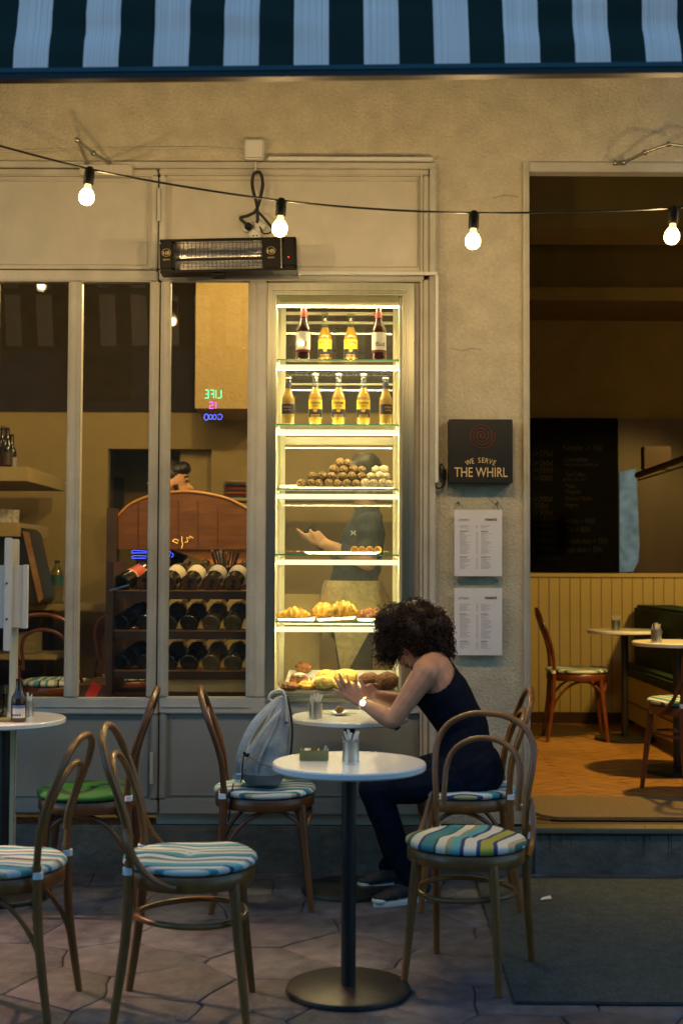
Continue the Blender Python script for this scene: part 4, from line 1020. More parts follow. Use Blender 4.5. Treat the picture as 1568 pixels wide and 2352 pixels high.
# truffle mound on a rectangular tray (third shelf)
tray(680, 905, SH[2], Y0 + .08, Y0 + .30, 'long white tray under the truffle mound', h=.008)
tray(640, 745, SH[2], Y0 + .16, Y0 + .32, 'white dish left of the truffles on the third shelf', h=.022)
yy = Y0 + .12; zt0 = SH[2] + .006
rows = [(0, [(693, 0), (713, 0), (734, 0), (754, 0), (775, 0), (797, 0), (818, 0), (838, 1), (858, 1), (878, 1), (893, 1)]),
        (1, [(718, 0), (741, 0), (762, 0), (786, 0), (808, 0), (829, 0), (850, 1), (872, 1), (886, 1)]),
        (2, [(768, 0), (790, 0), (812, 0), (832, 0), (862, 1), (880, 1)]), (3, [(779, 0), (800, 0)])]
for lv, row in rows:
    for i, (u, w) in enumerate(row):
        r0 = .0222 + random.uniform(-.0015, .0015)
        for dy in ((0, .045) if lv < 2 else (.02,)):
            o = food('truffle', ('pale coconut-dusted truffle at the right of the mound' if w else 'brown crumbed truffle in the mound on the third shelf'), 'truffle', u + random.uniform(-2, 2), 1110, yy + lv * .012 + dy, (r0, r0, r0 * .96), 'truffle2' if w else 'truffle', .12, i + lv * 13 + dy, None, 'pale truffles in the mound' if w else 'brown truffles in the mound', z=zt0 + r0 + lv * .0335)
# rolls (fourth shelf)
tray(697, 872, SH[3], Y0 + .07, Y0 + .24, 'flat white plate carrying four rolled wafers on the fourth shelf', h=.011)
for i, u in enumerate((814, 831, 849, 868)):
    p = at(u, 1262, Y0 + .10); t = thing('rolled_wafer', f'golden rolled pastry on the fourth shelf, {["leftmost with dark filling", "second from left", "third from left", "rightmost"][i]}', 'pastry', (p.x, Y0 + .10, SH[3] + .0215), group='rolled pastries on the fourth shelf')
    rx2 = Matrix.Rotation(R(-90), 3, 'X'); MB().lathe([(.012, 0), (.0165, .001), (.0175, .010), (.0175, .10), (.015, .105), (.001, .105)], 18, (0, 0, 0), rx2).build('crust', M['pastry'], t)
    MB().tube([((.0012 * th) * math.cos(th), -.001 + .001 * math.sin(th * 3), (.0012 * th) * math.sin(th)) for th in [k * .4 for k in range(1, 28)]], .0020, 5).build('spiral_end', M['pastryd'], t)
    MB().ball((0, .004, 0), (.0125, .002, .0125), 12, 6).build('filling', M['brownie' if i == 0 else 'pastryd'], t)
# croissants (fifth shelf)
tray(637, 725, SH[4], Y0 + .07, Y0 + .26, 'white plate under the left croissant'); tray(728, 818, SH[4] + .004, Y0 + .07, Y0 + .26, 'slightly tilted white plate under the middle croissants', -3.5); tray(820, 905, SH[4], Y0 + .08, Y0 + .27, 'white plate under the dark braided pastry')
def croissant(u, y, z, L, r_, label, rz, mat='pastry'):
    p = at(u, 1410, y); t = thing('croissant', label, 'croissant', (p.x, y, z), R(rz), 'croissants on the fifth shelf')
    mb = MB(); N = 34; pts = []; rs = []
    for k in range(N):
        a = k / (N - 1) * 2 - 1; seg = abs(((k * 7 / N) % 1) - .5) * 2
        pts.append((a * L, .25 * L * a * a, r_ * .8 - .010 * abs(a))); rs.append(max(.004, r_ * math.cos(a * 1.35) ** .8 * (.80 + .30 * (1 - seg ** 2)) * (1 + .10 * random.uniform(-1, 1))))
    mb.tube(pts, rs, 18); mb.build('crust', M[mat], t, angle=80); return t
croissant(676, Y0 + .14, SH[4] + .008, .078, .030, 'left croissant of flaky layers on its own white plate', 8)
croissant(744, Y0 + .17, SH[4] + .016, .058, .038, 'golden croissant in the middle plate, left one', -20); croissant(786, Y0 + .13, SH[4] + .020, .072, .040, 'largest glossy croissant in the middle of the fifth shelf', 14)
croissant(850, Y0 + .15, SH[4] + .010, .068, .028, 'dark brown pastry right of the croissants', -6, 'pastryd'); croissant(868, Y0 + .12, SH[4] + .008, .060, .022, 'small dark pastry half hidden behind the woman\'s hair', 10, 'pastryd')
# bottom display: sloping white tray
zf = zbm; t = thing('sloping_tray', 'white tray on the cabinet floor heaped with cookies and sandwiches', 'tray', (X(775, Y0), Y0 + .2, zf))
mb = MB(); x0, x1 = X(648, Y0 + .06, 1560), X(912, Y0 + .06, 1560)
mb.add([(x0, Y0 + .05, zf + .004), (x1, Y0 + .05, zf + .004), (x1 - .012, YC - .03, zf + .075), (x0 + .02, YC - .03, zf + .075), (x0, Y0 + .05, zf + .0015), (x1, Y0 + .05, zf + .0015), (x1 - .012, YC - .03, zf + .070), (x0 + .02, YC - .03, zf + .070)], [(0, 1, 2, 3), (7, 6, 5, 4), (0, 4, 5, 1), (1, 5, 6, 2), (2, 6, 7, 3), (3, 7, 4, 0)])
mb.build('tray', M['china'], t, world=True, smooth=False)
G5 = 'pastries on the cabinet floor'
for i, (u, v, y, r, m_, nm, lb, ct, lump) in enumerate((
    (665, 1577, 6.10, (.044, .034, .022), 'pastryd', 'sandwich_roll', 'dark seeded roll at the front left of the cabinet floor', 'roll', .25),
    (686, 1560, 6.22, (.044, .034, .028), 'pastryd', 'sandwich_roll', 'filled roll topped with white cream on the cabinet floor', 'roll', .3),
    (706, 1575, 6.12, (.052, .036, .022), 'pastry', 'sandwich_roll', 'flaky filled roll at the front, left of the yellow cookies', 'roll', .35),
    (746, 1568, 6.10, (.054, .044, .034), 'cookie', 'cookie', 'crackled pale yellow cookie nearest the glass', 'cookie', .08),
    (750, 1552, 6.26, (.050, .04, .030), 'cookie', 'cookie', 'smooth yellow bun behind the crackled cookie', 'bun', .05),
    (795, 1552, 6.24, (.056, .04, .034), 'cookie', 'cookie', 'yellow bun behind the woman\'s raised fingers', 'bun', .06),
    (788, 1574, 6.10, (.050, .04, .026), 'cookie', 'cookie', 'crackled yellow cookie half hidden by the woman\'s hand', 'cookie', .1),
    (848, 1562, 6.14, (.052, .04, .036), 'brownie', 'chocolate_cookie', 'dark chocolate cookie behind the woman\'s wrist', 'cookie', .08),
    (889, 1564, 6.11, (.057, .042, .042), 'brownie', 'chocolate_cookie', 'rightmost crackled chocolate cookie on the cabinet floor', 'cookie', .08),
    (696, 1533, 6.38, (.040, .03, .028), 'pastryd', 'bun', 'brown bun at the back left of the cabinet floor', 'bun', .2))):
    food(nm, lb, ct, u, v, y, r, m_, lump, i * 3.1, group=G5)
o = food('whipped_topping', 'white cream topping lying on the filled roll', 'topping', 688, 1550, 6.20, (.030, .024, .010), 'cream', .4, 5)
o = box(-.035, .035, -.03, .03, -.014, .014).build('brownie', M['brownie'], bevel=.004); o.location = at(858, 1577, 6.09); tag(o, 'square brownie slice with a white stripe before the chocolate cookie', 'cake')

rg = random.Random(21); mb = MB()
for k in range(260):
    u = rg.uniform(648, 905); y = Y0 + rg.uniform(.06, .30); zz = zf + .005 + (y - Y0 - .05) / .34 * .07; q = rg.uniform(.0008, .0032)
    m_ = Matrix.Translation((at(u, 1560, y).x, y, zz + q)) @ Matrix.Rotation(rg.uniform(0, 3), 4, 'Z') @ Matrix.Rotation(rg.uniform(0, 3), 4, 'X'); mb.box(-q * 1.6, q * 1.6, -q, q, -q * .6, q * .6, m_)
for zs in (SH[3], SH[4]):
    for k in range(60):
        u = rg.uniform(650, 890); y = Y0 + rg.uniform(.07, .24); q = rg.uniform(.0008, .0022); m_ = Matrix.Translation((at(u, 1400, y).x, y, zs + .014)) @ Matrix.Rotation(rg.uniform(0, 3), 4, 'Z'); mb.box(-q * 1.6, q * 1.6, -q, q, -q * .6, q * .6, m_)
o = mb.build('crumbs', M['pastry'], kind='stuff', smooth=False, merge=False); tag(o, 'loose pastry crumbs scattered over the trays in the cabinet', 'crumbs')

# ================================================================== LEFT ROOM
# ---- wine rack just behind the window
YK = 6.50
rk = thing('wine_rack', 'dark wooden wine rack with three shelves behind the window', 'wine rack', (X(405, YK, 1450), YK, FLOOR))
rx0, rx1 = X(247, YK, 1450), X(590, YK, 1450)
def rb(n, x0, x1, y0, y1, z0, z1, m='rack', b=.003): return box(x0, x1, y0, y1, z0, z1).build(n, M[m], rk, world=True, bevel=b)
rb('side', rx0 - .002, rx0 + .030, YK - .02, YK + .36, FLOOR, Z(1292, YK)); rb('side', rx1, rx1 + .03, YK - .02, YK + .36, FLOOR, Z(1300, YK))
SV = (1356, 1448, 1540); SZ = [Z(v, YK, 405) for v in SV]
for z in SZ:
    rb('shelf', rx0 + .031, rx1 - .001, YK + .002, YK + .22, z - .044, z - .006); rb('shelf_edge', rx0 + .031, rx1 - .001, YK - .004, YK + .22, z - .0055, z, 'rackedge', .001)
    rb('neck_rest', rx0 + .031, rx1 - .001, YK + .26, YK + .28, z + .055, z + .085)
rb('counter_front', rx0 + .2, rx1 + .3, YK + .62, YK + .64, FLOOR, SZ[0] - .03, 'counter', 0)
rb('bottom_shelf', rx0 + .031, rx1 - .001, YK, YK + .3, Z(1600, YK), Z(1592, YK))
rb('lower_panel', rx0 + .25, rx1 - .001, YK + .03, YK + .05, Z(1592, YK) + .001, Z(1564, YK), 'counter', 0)
kinds = {0: ['winered', 'winelabel', 'winelabel', 'winelabel', 'winegrey', 'winegrey']}
pos = ['leftmost', 'second from left', 'third from left', 'fourth from left', 'fifth from left', 'rightmost']
rows_ = ['top', 'middle', 'bottom']
def wine(loc, tilt, yaw, glass, lab, label):
    t = thing('wine_bottle', label, 'wine bottle', loc, group='wine bottles lying in the rack')
    t.rotation_euler = (R(tilt), 0, R(yaw))
    r_ = .047; P = [(.001, .012), (.026, .004), (r_ - .006, 0), (r_, .006), (r_, .185), (r_ * .92, .205), (r_ * .55, .235), (.0165, .26), (.0155, .33), (.018, .331), (.018, .345), (.001, .345)]
    MB().lathe(P, 28).build('glass', M[glass], t)
    MB().lathe([(r_ + .0006, .078), (r_ + .0006, .165)], 28).build('label', M[lab], t)
    if lab in ('winegrey', 'winered'):
        MB().lathe([(r_ + .001, .085), (r_ + .001, .092)], 28).build('print', M['winelabel' if lab == 'winered' else 'ink2'], t)
    MB().lathe([(.0162, .27), (.0160, .33), (.0186, .331), (.0186, .3465), (.001, .347)], 18).build('capsule', M['rack'], t)
for ri, z in enumerate(SZ):
    for ci, u in enumerate((281, 335, 388, 437, 488, 538)):
        dk = 'winedark' if (ri == 0 or ci < 4) else 'wineclear'
        lab = kinds[0][ci] if ri == 0 else ('rack' if ci < 4 else 'wineclear')
        if ri > 0: lab = 'ink2' if ci >= 4 else 'ink'
        p = at(u - 4, SV[ri], YK + .03); tilt = -71 if ri == 0 else -70
        desc = {'winered': 'with bright red label', 'winelabel': 'with cream label', 'winegrey': 'with grey printed label'}.get(lab, 'of pale glass' if ci >= 4 else 'of dark glass')
        wine((p.x, YK + .045, z + .030), tilt, -14 + ci * 1.5 if ci else -28, dk, lab, f'wine bottle {desc}, {pos[ci]} in the {rows_[ri]} row of the rack')
o = box(-.05, .05, -.001, .001, -.004, .004, Matrix.Rotation(R(-16), 4, 'Y')).build('blue_tag', M['neon_b' if False else 'bluelab']); o.location = at(274, 1350, YK - .02); tag(o, 'pale blue strip tag below the red-labelled wine bottle', 'tag')
# ---- straws
t = thing('straw_holder', 'bundle of dark wrapped straws in a holder above the wine rack', 'straws', at(518, 1312, 6.72))
box(-.05, .05, -.03, .03, -.02, .02).build('holder', M['black'], t, bevel=.003)
rr = random.Random(4)
for k in range(34):
    x = rr.uniform(-.045, .045); MB().tube([(x, rr.uniform(-.025, .025), 0), (x * 1.75, rr.uniform(-.03, .05), .105 + rr.uniform(-.015, .01))], .0032, 5).build('straw', M['rack' if k % 5 else 'winegrey'], t)
# ---- wooden dome hood
Yh = 7.95; t = thing('wooden_hood', 'large curved wooden barrel hood behind the wine rack', 'hood', at(415, 1262, Yh))
def hp(u, v, Y=Yh): p = at(u, v, Y); return (p.x, p.z)
top = spl([Vector((u, v, 0)) for u, v in ((271, 1185), (300, 1158), (345, 1139), (400, 1130), (450, 1130), (510, 1141), (545, 1155), (575, 1172))], 5)
poly = [hp(271, 1262), hp(620, 1262)] + [hp(620, 1200)] + [hp(p.x, p.y) for p in top[::-1]]
MB().prism(poly, Yh, Yh + .7).build('body', M['hood'], t, world=True)
MB().tube([Vector((hp(p.x, p.y)[0], Yh - .004, hp(p.x, p.y)[1])) for p in top], .0085, 8).build('rim', M['hoodrim'], t, world=True)
for u in (318, 365, 410, 455, 500): 
    p0 = at(u, 1150 if 300 < u < 500 else 1165, Yh - .003); p1 = at(u, 1260, Yh - .003)
    MB().tube([p0, p1], .0018, 5).build('stave_joint', M['rack'], t, world=True)
poly = [hp(420, 1262.5), hp(440, 1262.5), hp(530, 1300), hp(548, 1313), hp(500, 1300)]
MB().prism([hp(300, 1263), hp(318, 1345), hp(330, 1345), hp(330, 1263)], Yh + .1, Yh + .5).build('leg', M['rack'], t, world=True)
o = MB().prism([hp(395, 1264), hp(535, 1312), hp(600, 1312), hp(600, 1264)], Yh + .05, Yh + .4).build('copper_bowl', M['orange']); tag(o, 'shiny copper-orange curved metal below the wooden hood', 'oven')
o = box(X(262, 8.2, 1300), X(620, 8.2, 1300), 8.2, 8.9, FLOOR, Z(1345, 8.2)).build('bar_counter', M['rack']); tag(o, 'dark bar counter standing behind the wine rack', 'counter')
o = box(X(244, 7.9, 1300), X(268, 7.9, 1300), 7.9, 8.0, FLOOR, Z(1170, 7.9)).build('dark_post', M['rack']); tag(o, 'dark wooden post left of the curved hood', 'post')
# ---- plates on a high shelf
o = box(X(498, 8.9, 1140), .5, 8.85, 9.2, Z(1152, 8.9), Z(1145, 8.9)).build('plate_shelf', M['wall_in'], bevel=.004); tag(o, 'narrow shelf carrying the stacked plates', 'shelf')
cols = ['bluelab', 'pastryd', 'winered', 'winelabel', 'ink', 'hoodrim', 'winered', 'ink', 'bluelab', 'pastry', 'white']
pz = Z(1145, 8.9); c = at(541, 1140, 9.0)
for i, cn in enumerate(cols):
    o = MB().lathe([(.001, 0), (.055, 0), (.087, .009), (.087, .0105), (.055, .003), (.001, .003)], 28).build('plate', M[cn]); o.location = (c.x, 9.0, pz + i * .0108)
    tag(o, {0: 'lowest blue plate of the coloured stack on the shelf', 10: 'white plate on top of the coloured stack'}.get(i, f'{["", "brown", "red", "cream", "black", "orange", "scarlet", "dark", "navy blue", "golden"][min(i, 9)]} plate, {["", "second", "third", "fourth", "fifth", "sixth", "seventh", "eighth", "ninth", "tenth"][min(i, 9)]} from the bottom of the stack'), 'plate', 'stacked coloured plates')
# ---- left shelves with bottles and glasses
def shelf(u1, v, y0, y1, label):
    a = at(u1, v, y0); o = box(-4.4, a.x, y0, y1, a.z - .09, a.z).build('wall_shelf', M['wall_in'], bevel=.003); tag(o, label, 'shelf'); return a.z
zs1 = shelf(64, 1072, 8.1, 9.2, 'thick upper wall shelf with dark bottles at the left edge'); zs2 = shelf(40, 1200, 8.3, 9.2, 'lower wall shelf with glasses at the left edge')
for i, (u, y, h, lb) in enumerate(((-6, 8.6, 1.05, 'nearest the photo edge'), (6, 8.7, 1.1, 'second from the edge'), (17, 8.5, 1.0, 'third from the edge'), (27, 8.8, .95, 'fourth, rightmost of the group'))):
    t = thing('liquor_bottle', 'dark liquor bottle on the upper left shelf, ' + lb, 'bottle', (at(u, 1050, y).x, y, zs1 + .001), group='dark bottles on the upper left shelf')
    MB().lathe([(a * 1.15, b * 1.25 * h) for a, b in bottle_prof()], 18).build('glass', M['winedark'], t); MB().lathe([(.0362, .04 * h), (.0362, .12 * h)], 18).build('label', M['ink2' if i % 2 else 'rack'], t)
for i, u in enumerate((3, 14, 26)):
    o = MB().lathe([(.001, 0), (.03, 0), (.036, .09), (.034, .09), (.028, .004), (.001, .004)], 16).build('glass', M['winegrey']); o.location = (at(u, 1190, 8.5).x, 8.5 + .04 * i, zs2 + .001); o['group'] = 'glasses on the lower left shelf'
    tag(o, f'small dark tumbler on the lower left shelf, {["left", "middle", "right"][i]} one', 'glass', 'glasses on the lower left shelf')
# side counter with bottles
zc = Z(1391, 8.7); o = box(-4.3, X(262, 8.7, 1391), 8.7, 9.4, zc - .04, zc).build('counter_top', M['wall_in'], bevel=.004); tag(o, 'pale counter top running along the back at left', 'counter')
o = box(-4.3, X(118, 9.3, 1450), 9.30, 9.38, FLOOR, zc - .041).build('cupboard', M['wall_dark']); tag(o, 'dark open cupboard under the pale counter', 'cupboard')
zc2 = Z(1508, 8.5); o = box(-4.3, X(130, 8.5, 1500), 8.5, 9.0, zc2 - .03, zc2).build('low_shelf', M['wall_in'], bevel=.004); tag(o, 'low pale shelf under the left counter', 'shelf')
o = box(X(42, 8.6, 1480), X(82, 8.6, 1480), 8.6, 8.8, zc2 + .001, zc2 + .14).build('crate', M['boxwood'], bevel=.004); tag(o, 'small wooden box of sachets on the low shelf', 'box')
for i, (u, v0, r_, lb, tl) in enumerate(((131, 1290, .045, 'large clear water bottle with teal label on the back counter', 1), (83, 1332, .034, 'small clear plastic bottle with dark cap on the back counter', 0))):
    y = 8.85; h = Z(v0, y) - zc; t = thing('water_bottle', lb, 'bottle', (at(u, 1390, y).x, y, zc + .001))
    MB().lathe([(.001, 0), (r_, 0), (r_, h * .72), (r_ * .4, h * .88), (r_ * .35, h * .94), (.001, h * .94)], 20).build('body', M['pet'], t); MB().lathe([(.001, h * .94), (r_ * .4, h * .94), (r_ * .4, h), (.001, h)], 14).build('cap', M['black'], t)
    MB().lathe([(r_ + .001, h * .42), (r_ + .001, h * .66)], 20).build('label', M['teal' if tl else 'winegrey'], t)
o = MB().box(-.07, .07, -.05, .05, 0, .10).build('coffee_tin', M['black'], bevel=.01); o.location = (at(70, 1390, 8.9).x - .05, 8.9, zc + .001); tag(o, 'black box left of the water bottles on the counter', 'box')
o = MB().ball((0, 0, .05), (.055, .05, .05), 16, 10).build('dark_bowl', M['black']); o.location = (at(104, 1390, 8.75).x, 8.78, zc + .001); tag(o, 'rounded dark bowl between the two clear bottles', 'bowl')
t = thing('espresso_machine', 'dark slanted machine with glass side behind the menu stand', 'machine', at(30, 1330, 8.4))
MB().prism([(-.55, -.12), (.02, -.12), (.16, -.16), (.20, -.12), (.10, .30), (.06, .33), (-.55, .33)], 0, .35).build('body', M['black'], t, bevel=.006)
MB().prism([(.06, .31), (.10, .30), (.20, -.12), (.17, -.15)], -.01, 0).build('edge', M['rackedge'], t)
o = box(0, .05, -.01, .0, 0, .075, Matrix.Rotation(R(28), 4, 'Y')).build('red_tag', M['redp'], bevel=.002); o.location = at(196, 1598, 6.30); tag(o, 'bright red plastic tag behind the lower edge of the middle pane', 'tag')
o = box(X(175, 7.3, 1550), X(245, 7.3, 1550), 7.3, 7.8, FLOOR, Z(1576, 7.3)).build('side_table', M['rack'], bevel=.003); tag(o, 'low dark cabinet behind the middle pane', 'cabinet')
o = box(0, .11, -.005, 0, -.22, .22).build('wall_phone', M['black'], bevel=.003); o.location = (at(258, 1130, 10.4).x, 10.45, Z(1135, 10.4)); tag(o, 'small black panel with red light in the dark passage', 'panel'); o.scale = (.8, 1, .6)
# ---- neon words and squiggles: reflections, built as glowing tubes behind the glass
nt_ = thing('neon_reflection', 'small reflected neon words LIFE IS GOOD in mirror writing, built behind the glass', 'neon reflection', at(489, 928, 6.32))
def stroke(name, pts, mat, par, r_=.0024, closed=False, org=None, Y=6.32):
    return MB().tube([at(u, v, Y) for u, v in pts], r_, 6, closed=closed).build(name, M[mat], par, world=True)
for P in ([(508, 896), (508, 914), (500, 914)], [(496, 896), (496, 914)], [(491, 914), (491, 896), (484, 896)], [(491, 905), (485, 905)], [(479, 896), (472, 896)], [(479, 905), (473, 905)], [(479, 914), (471, 914)], [(479, 896), (479, 914)]):
    stroke('green_letter', P, 'neon_g', nt_)
for P in ([(496, 924), (496, 938)], [(481, 924), (489, 924), (490, 930), (482, 932), (481, 938), (490, 938)]): stroke('pink_letter', P, 'neon_p', nt_)
def ell(u, v, a, b, n=16): return [(u + a * math.cos(k * 2 * math.pi / n), v + b * math.sin(k * 2 * math.pi / n)) for k in range(n)]
stroke('blue_letter', ell(484, 958, 4, 5.5), 'neon_b', nt_, .0019, True); stroke('blue_letter', ell(493, 958, 4, 5.5), 'neon_b', nt_, .0019, True); stroke('blue_letter', ell(474, 958, 5, 7), 'neon_b', nt_, .0023, True)
stroke('blue_letter', [(500, 953), (507, 951), (511, 956), (508, 963), (501, 964), (502, 959)], 'neon_b', nt_, .0019)
n2 = thing('neon_reflection', 'reflected orange and blue neon squiggles with zigzag lines, built above the wine bottles', 'neon reflection', at(410, 1260, 6.9))
for P, m_ in (([(396, 1243), (402, 1238), (410, 1241), (408, 1248), (397, 1243)], 'neon_o'), ([(418, 1232), (418, 1243), (420, 1250), (417, 1259)], 'neon_o'), ([(425, 1246), (432, 1244), (429, 1234), (437, 1236), (436, 1231), (444, 1236)], 'neon_o'),
              ([(302, 1267), (306, 1264), (338, 1266)], 'neon_b'), ([(302, 1270), (338, 1270)], 'neon_b'), ([(302, 1279), (310, 1276), (338, 1277)], 'neon_b'), ([(303, 1282), (336, 1282)], 'neon_b'),
              ([(382, 1273), (388, 1262), (394, 1272)], 'neon_b'), ([(384, 1272), (384, 1279), (390, 1279), (390, 1272)], 'neon_b'), ([(394, 1280), (399, 1276), (396, 1270)], 'neon_b'), ([(388, 1308), (388, 1302)], 'neon_b'), ([(396, 1307), (396, 1301), (402, 1301), (402, 1307), (408, 1307)], 'neon_b')):
    stroke('reflected_tube', P, m_, n2, .0016, Y=6.9)

# ================================================================== RIGHT ROOM
yb = YR - .03
def rr_(u0, u1, v0, v1, Y=yb): return X(u0, Y, (v0 + v1) / 2), X(u1, Y, (v0 + v1) / 2), Z(v1, Y, 1390), Z(v0, Y, 1390)
x0, x1, z0, z1 = rr_(1130, 1418, 961, 1314)
ck = thing('chalkboard', 'large black chalkboard with faint handwritten drink prices', 'chalkboard', ((x0 + x1) / 2, yb, z0))
box(x0, x1, yb - .02, yb, z0, z1).build('board', M['chalkboard'], ck, world=True, smooth=False, bevel=.003)
def chalk(s, u, v, size=.062):
    p = at(u, v, yb - .0215) - Vector(ck.location); text(s, size, M['chalk'], p, ck, align='LEFT', sx=(.85 if u < 1280 else .60), name='chalk_line', ext=.0003)
for s, u, v in (('->275tl', 1222, 1048), ('->260tl', 1222, 1070), ('->290tl', 1222, 1086), ('->300tl', 1222, 1104), ('->300tl', 1222, 1152), ('350tl', 1226, 1168), ('->300tl', 1222, 1184), ('->1400tl', 1222, 1198), ('->1400tl', 1222, 1214), ('->1400tl', 1222, 1230), ('->1900tl', 1222, 1248), ('2->1200tl', 1220, 1267), ('  ->2300tl', 1224, 1287)): chalk(s, u, v)
for s, v, z in (('Kokteyller  ->  350tl', 1034, .06), ('- Cosmopolitan', 1060, .05), ('votka, cointreau, cranberry, lime', 1070, .034), ('- Tom Collins', 1094, .05), ('gin, lime, soda, sprite', 1104, .034), ('- Mojito', 1121, .05), ('- Margarita', 1134, .05), ('- Espresso Martini', 1149, .05), ('- Negroni', 1164, .05), ('- Votka -> 450tl', 1202, .062), ('- Cin -> 450tl', 1222, .062), ('- Tequila shot -> 250tl', 1248, .062), ('- Jager shot -> 250tl', 1268, .062)): chalk(s, 1292, v, z)
x0, x1, z0, z1 = rr_(1419, 1600, 962, 1315)
o = box(x0, x1, yb + .001, yb + .02, z0, z1).build('mirror_dark_part', M['signface'] if False else pbr('dark_mirror_reflection', (.045, .026, .012), .45, var=.3, vs=5, stretch=(1, 1, .2))); tag(o, 'dark brown sheet for the dark reflection in the mirror right of the chalkboard', 'mirror reflection')  # dark part of the mirror's reflection, painted as a plain brown sheet
pm = [(1421, 1084), (1459, 1077), (1461, 1120), (1464, 1190), (1467, 1250), (1464, 1290), (1452, 1313), (1421, 1314)]  # mirror glass cut to the outline of its bright reflection
mi = thing('wall_mirror', 'part of the wall mirror right of the chalkboard that reflects the blue-lit street', 'mirror', at(1440, 1314, yb))
MB().prism([(at(u, v, yb).x, at(u, v, yb).z) for u, v in pm[::-1]], yb - .010, yb).build('mirror_glass', M['mirror'], mi, world=True, smooth=False)
# banquette along the right
bq = thing('banquette', 'dark green banquette bench with pale panelled base, right of the inside tables', 'bench', (2.6, 8.6, FLOOR))
xb0 = X(1530, 8.9, 1450)
box(xb0, xb0 + .3, 7.6, 9.9, FLOOR + .44, Z(1396, 8.9)).build('backrest', M['green'], bq, world=True, bevel=.02)
box(X(1446, 9.5, 1510), xb0 - .003, 7.7, 9.8, FLOOR + .38, FLOOR + .47).build('seat', M['green'], bq, world=True, bevel=.02)
box(X(1455, 9.5, 1600), xb0 - .003, 7.75, 9.78, FLOOR + .06, FLOOR + .378).build('base', M['board'], bq, world=True, bevel=.002)
box(X(1455, 9.5, 1600) - .01, xb0 - .003, 7.74, 9.79, FLOOR + .19, FLOOR + .195).build('base_bead', M['skirt'], bq, world=True)
# slanted shelf and stack seen before the mirror
o = MB().tube([at(1462, 1092, 8.8), at(1600, 1042, 8.2)], .022, 8).build('slanted_rail', M['rack']); tag(o, 'dark slanted rail crossing the mirror at the right edge', 'rail')
o = MB().tube([at(1465, 1103, 8.78), at(1600, 1062, 8.15)], .006, 8).build('slanted_tube', M['wood']); tag(o, 'thin brown tube under the slanted rail', 'rail')
o = box(X(1478, 8.9, 1050), X(1540, 8.9, 1050), 8.9, 9.0, Z(1075, 8.9), Z(1022, 8.9)).build('paper_stack', M['rack'], bevel=.004); tag(o, 'brown paper bag on the slanted rail', 'bag')
# ---- lamps of the rooms (unseen pendants and ceiling lamps, some added as fill)
def lamp(name, label, loc, power, col, size, kind='POINT', spot=None, shade=True):
    t = thing(name, label, 'lamp', loc)
    L = bpy.data.lights.new('lamp', kind); L.energy = power; L.color = col; L.shadow_soft_size = size
    if spot: L.spot_size = R(spot); L.spot_blend = .5
    lo = bpy.data.objects.new('lamp_light', L); COL.objects.link(lo); lo.parent = t; lo.location = (0, 0, -.02)
    if not shade:
        MB().lathe([(.05, .16), (.06, .15), (.06, .13), (.05, .12)], 20).build('mount', M['white'], t); MB().tube([(0, 0, .15), (0, 0, CE - loc[2])], .005, 6).build('rod', M['white'], t)
    if shade:
        MB().lathe([(.03, .14), (.05, .13), (.13, .03), (.125, .03), (.045, .125), (.03, .135)], 24).build('shade', M['black'], t)
        MB().tube([(0, 0, .13), (0, 0, CE - loc[2])], .004, 6).build('cord', M['cable'], t)
    return t
WARM = (1.0, .66, .27)
lamp('unseen_pendant', 'pendant lamp over the right inside table, out of view', (2.22, 7.35, 2.55), P_ROOM * 5.0, (1.0, .56, .10), .05, 'SPOT', 100)
lamp('panelling_fill', 'small spotlight added to light the yellow panelling, out of view', (3.0, 7.6, 2.9), P_ROOM * 3.2, (1.0, .62, .14), .08, 'SPOT', 62)  # added unseen, brightens the panelling
sp = [o for o in bpy.data.objects if o.type == 'LIGHT' and o.parent.name == 'panelling_fill'][0]; sp.rotation_euler = (Vector((1.75, YR, .75)) - Vector((3.0, 7.6, 2.88))).to_track_quat('-Z', 'Y').to_euler()
lamp('ceiling_lamp', 'dim ceiling lamp in the right room', (3.2, 8.2, 3.2), P_ROOM * .22, (1.0, .55, .15), .15, shade=False)
lamp('unseen_pendant', 'pendant lamp beside the tan column, hidden by the window post', (X(430, 8.1, 700), 8.05, Z(610, 8.05)), P_ROOM * .20, WARM, .04)
lamp('unseen_pendant', 'added unseen lamp behind the panel above the display cabinet', (.10, 6.72, 3.02), P_ROOM * 1.2, WARM, .05)  # added out of sight to brighten the staff member
lamp('ceiling_lamp', 'ceiling lamp at the left of the left room', (-3.2, 7.4, 3.4), P_ROOM * .55, WARM, .2, shade=False)
lamp('ceiling_lamp', 'ceiling lamp over the bar', (-.1, 8.2, 3.6), P_ROOM * .9, WARM, .2, shade=False)
lamp('unseen_pendant', 'small task lamp above the wine rack', (-.72, 6.80, 2.98), P_ROOM * 1.7, WARM, .05)
lamp('street_spot', 'warm terrace spotlight left of the awning, outside the photo', (-2.7, 5.5, 2.5), 170, (1.0, .52, .28), .05, 'SPOT', 29)
sp = [o for o in bpy.data.objects if o.type == 'LIGHT' and o.parent.name == 'street_spot'][0]
d = Vector((-.80, 4.66, 0)) - Vector((-2.7, 5.5, 2.48)); sp.rotation_euler = d.to_track_quat('-Z', 'Y').to_euler()

